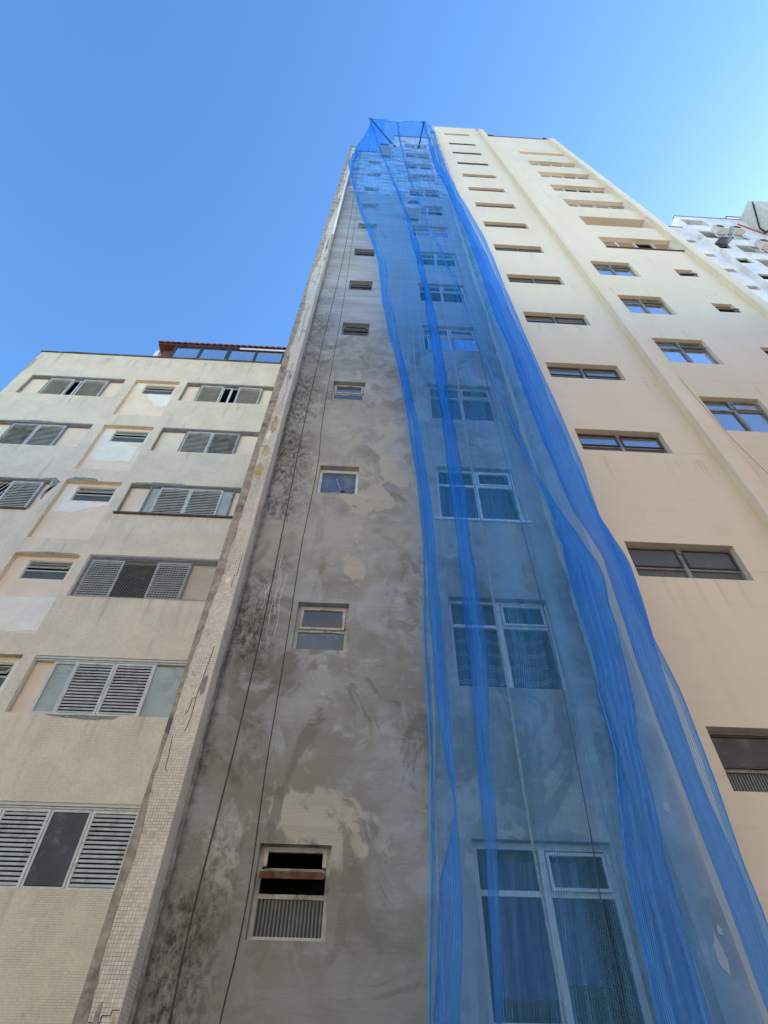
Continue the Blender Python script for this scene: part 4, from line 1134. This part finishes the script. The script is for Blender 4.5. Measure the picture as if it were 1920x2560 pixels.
# ================================================================== POLES, ROPES, STRAP, AIR CONDITIONERS, CURTAINS
def pole(a, b, label):
    a, b = Vector(a), Vector(b); o = empty('outrigger_pole', a, label, 'pole', 'poles that hold the netting off the roof')
    l = b-a
    MB().tube([(0, 0, 0), tuple(l)], .05, 10).build('tube', 'pole', o, smooth=True)
    u = l.normalized()
    MB().tube([tuple(l-u*.05+Vector((-.09, 0, -.05))), tuple(l+Vector((.05, -.02, .2)))], .03, 6).tube([tuple(l+Vector((-.1, 0, .12))), tuple(l+Vector((.12, 0, .02)))], .02, 6).build('hook', 'pole', o)
    MB().box(-.09, .09, -.05, .02, -.14, .14).build('base_plate', 'pole', o)
pole((.44, 5.56, Z(37.4)), (-.92, 4.38, Z(37.7)), 'dark steel pole slanting out from the roof corner to the left peak of the netting')
pole((1.85, 5.56, Z(37.6)), (2.05, 4.40, Z(38.0)), 'dark steel pole under the right peak of the netting')

def rope(pts, r, mat, label, name='rope', group=None):
    base = Vector(pts[-1]); P = []
    pts = [Vector(p) for p in pts]
    # smooth interpolation between measured points
    for i in range(len(pts)-1):
        p0 = pts[max(i-1, 0)]; p1 = pts[i]; p2 = pts[i+1]; p3 = pts[min(i+2, len(pts)-1)]
        for k in range(6):
            t = k/6
            q = .5*((2*p1)+(-p0+p2)*t+(2*p0-5*p1+4*p2-p3)*t*t+(-p0+3*p1-3*p2+p3)*t**3)
            P.append(q-base)
    P.append(pts[-1]-base)
    o = MB().tube([tuple(p) for p in P], r, 6).build(name, mat, None, tuple(base), smooth=True)
    tag(o, label, 'rope', group); return o
GR = 'ropes hanging down the grey bay'
rope([(-1.38, 5.5, 37.0), (-1.333, 5.42, 35.6), (-1.17, 5.42, 25.2), (-1.12, 5.42, 18.8), (-1.19, 5.42, 13.65), (-1.222, 5.42, 10.2), (-1.199, 5.42, 7.2), (-1.196, 5.42, 5.7), (-1.212, 5.42, 4.4), (-1.242, 5.42, 3.5), (-1.269, 5.42, 2.7), (-1.257, 5.42, 1.87), (-1.25, 5.4, .16)], .0075, 'rope_d', 'dark rope hanging nearest the tiled left pilaster', group=GR)
rope([(-.98, 5.5, 37.0), (-.983, 5.42, 33.9), (-1.0, 5.42, 26.7), (-.90, 5.42, 15.9), (-.915, 5.42, 10.5), (-.865, 5.42, 8.8), (-.902, 5.42, 7.1), (-.903, 5.42, 6.76), (-.885, 5.42, 5.0), (-.884, 5.42, 4.04), (-.857, 5.42, 3.07), (-.867, 5.42, 2.6), (-.905, 5.42, 2.15), (-.889, 5.42, 1.87), (-.88, 5.4, .16)], .006, 'rope_d', 'thin dark rope passing just left of the small windows', group=GR)
rope([(.93, 5.5, 39), (.909, 5.3, 25.9), (.887, 5.3, 20.5), (.80, 5.3, 14.4), (.783, 5.3, 10.4), (.761, 5.3, 7.47), (.758, 5.3, 5.6), (.74, 5.3, 4.4), (.70, 5.3, 3.4), (.69, 5.3, .16)], .011, 'rope_l', 'beige rope just inside the left edge of the blue netting', group=GR)
rope([(1.45, 5.4, 39), (1.485, 5.2, 21.3), (1.57, 5.2, 19.4), (1.555, 5.2, 15.4), (1.58, 5.2, 12), (1.553, 5.2, 10.1), (1.55, 5.2, 7.4), (1.525, 5.2, 5.6), (1.525, 5.2, 4.7), (1.505, 5.2, 3.5), (1.52, 5.2, 2.5), (1.51, 5.2, 2.16), (1.5, 5.2, 1.9), (1.5, 5.2, .16)], .013, 'rope_l', 'thick beige rope hanging over the middle of the large windows behind the netting', group=GR)
rope([(1.9, 5.5, 39), (2.006, 5.35, 20.9), (2.19, 5.35, 14.4), (2.196, 5.35, 11.0), (2.17, 5.35, 7.3), (2.18, 5.35, 5.4), (2.09, 5.35, 3.5), (2.033, 5.35, 2.8), (2.0, 5.35, .16)], .006, 'rope_d', 'dark rope crossing the right panes of the large windows', group=GR)
rope([(2.2, 5.5, 39), (2.298, 5.4, 16.3), (2.317, 5.4, 10.0), (2.267, 5.4, 7.1), (2.249, 5.4, 5.3), (2.28, 5.4, 3.9), (2.3, 5.4, .16)], .007, 'rope_g', 'thin grey rope between the large windows and the cream pilaster', group=GR)
rope([(6.50, 5.57, 26), (6.53, 5.56, 15), (6.57, 5.53, 11.2), (6.66, 5.5, 9.6), (6.9, 5.48, 8.3), (7.4, 5.5, 7.4), (8.2, 5.55, 6.9)], .004, 'rope_g', 'thin grey cable sagging off the cream pilaster to the right', 'cable')['category'] = 'cable'
st = MB().obox((0, 0, 3.3), (.026, 0, 0), (0, .01, 0), (0, 0, 3.9)).obox((.012, 0, -3.4), (.030, 0, 0), (0, .01, 0), (-.01, 0, 2.9)).build('plastic_strap', 'strap', None, (-1.592, 5.29, 27.0))
tag(st, 'white plastic strap running down the upper edge of the left pilaster', 'strap')
MB()

def ac_unit(loc, w_, h_, d_, label, group, top_fan=False):
    o = empty('air_conditioner', loc, label, 'air conditioner', group)
    b = MB().box(0, w_, 0, d_, 0, h_).build('casing', 'ac', o, bevel=.025)
    m = MB()
    if top_fan:
        m.disc_lathe((w_/2, d_*.5, h_+.0), [(.30, .0), (.30, .04), (.24, .05)], 24, 'z')
        m.build('fan_guard', 'ac_fan', o)
    else:
        for rr in (.08, .14, .20, min(.26, h_*.42)):
            pts = [(w_*.40+rr*math.cos(a), -.015, h_/2+rr*math.sin(a)) for a in [q*PI/12 for q in range(25)]]
            m.tube(pts, .008, 4)
        for q in range(6):
            a = q*PI/6; m.tube([(w_*.40-.26*math.cos(a), -.015, h_/2-.26*math.sin(a)), (w_*.40+.26*math.cos(a), -.015, h_/2+.26*math.sin(a))], .006, 4)
        m.build('fan_guard', 'ac_fan', o)
        MB().disc_lathe((w_*.40, -.006, h_/2), [(.25, 0), (.25, .008)], 24, 'y').build('fan_opening', 'room', o)
    for x in (.05, w_-.09): MB().box(x, x+.04, -.03, d_+.12, -.05, -.005).box(x, x+.04, d_+.03, d_+.06, -.45, -.05).build('bracket', 'white', o)
    return o
ac_unit((-.42, 5.10, Z(34.2)), .78, .80, .36, 'air conditioner behind the netting at the top left of the grey bay', 'air conditioners on the grey bay')
ac_unit((.78, 5.14, Z(22.35)), .62, .55, .38, 'air conditioner with a round guard half way up the netting beside a window', 'air conditioners on the grey bay', True)
GA = 'air conditioners on the white tower'
ac_unit((22.85, 9.75, Z(41.75)), .85, .75, .4, 'left of the two air conditioners side by side under the roof of the white tower', GA)
ac_unit((24.05, 9.75, Z(41.75)), .85, .75, .4, 'right of the two air conditioners side by side under the roof of the white tower', GA)
ac_unit((24.45, 9.75, Z(38.75)), .85, .78, .4, 'single air conditioner one floor below the pair on the white tower', GA)

def curtain(x, zt, w_, h_, mat, label, y, folds=7, seed=0, tilt=0):
    vs = []; fs = []; n = folds*8; k = 10
    for j in range(k+1):
        f = j/k
        for i in range(n+1):
            u = i/n; a = .028*math.sin(2*PI*folds*u+seed)+.012*math.sin(2*PI*folds*2.3*u+seed*2)
            vs.append((u*w_*(1-tilt*f), a*(.6+.4*f), -h_*f))
    for j in range(k):
        for i in range(n):
            a = j*(n+1)+i; fs.append((a, a+1, a+n+2, a+n+1))
    me = bpy.data.meshes.new('curtain'); me.from_pydata(vs, [], fs); me.materials.append(MT[mat])
    for p in me.polygons: p.use_smooth = True
    o = bpy.data.objects.new('curtain', me); COL.objects.link(o); o.location = (x, y, zt)
    tag(o, label, 'curtain', 'curtains inside the large windows'); return o
curtain(1.12, Z(4.72)-.36, 1.18, .92, 'curt_s', 'wavy striped curtain in the second large window from the bottom', 5.90, 7, .4)
curtain(1.20, Z(1.86)-.08, .54, 1.0, 'curt', 'short plain curtain in the left half of the lowest large window', 5.92, 4, 1.1)
curtain(1.74, Z(1.86)-.08, .40, .90, 'curt', 'short plain curtain in the right half of the lowest large window', 5.92, 4, 2.2, .1)
curtain(1.12, Z(7.53)-.08, 1.15, 1.15, 'curt', 'dim full width curtain in the white framed large window', 5.95, 9, 3)
curtain(1.12, Z(10.32)-.08, 1.15, 1.15, 'curt', 'dim full width curtain in the window with diamond mesh', 5.95, 9, 5)
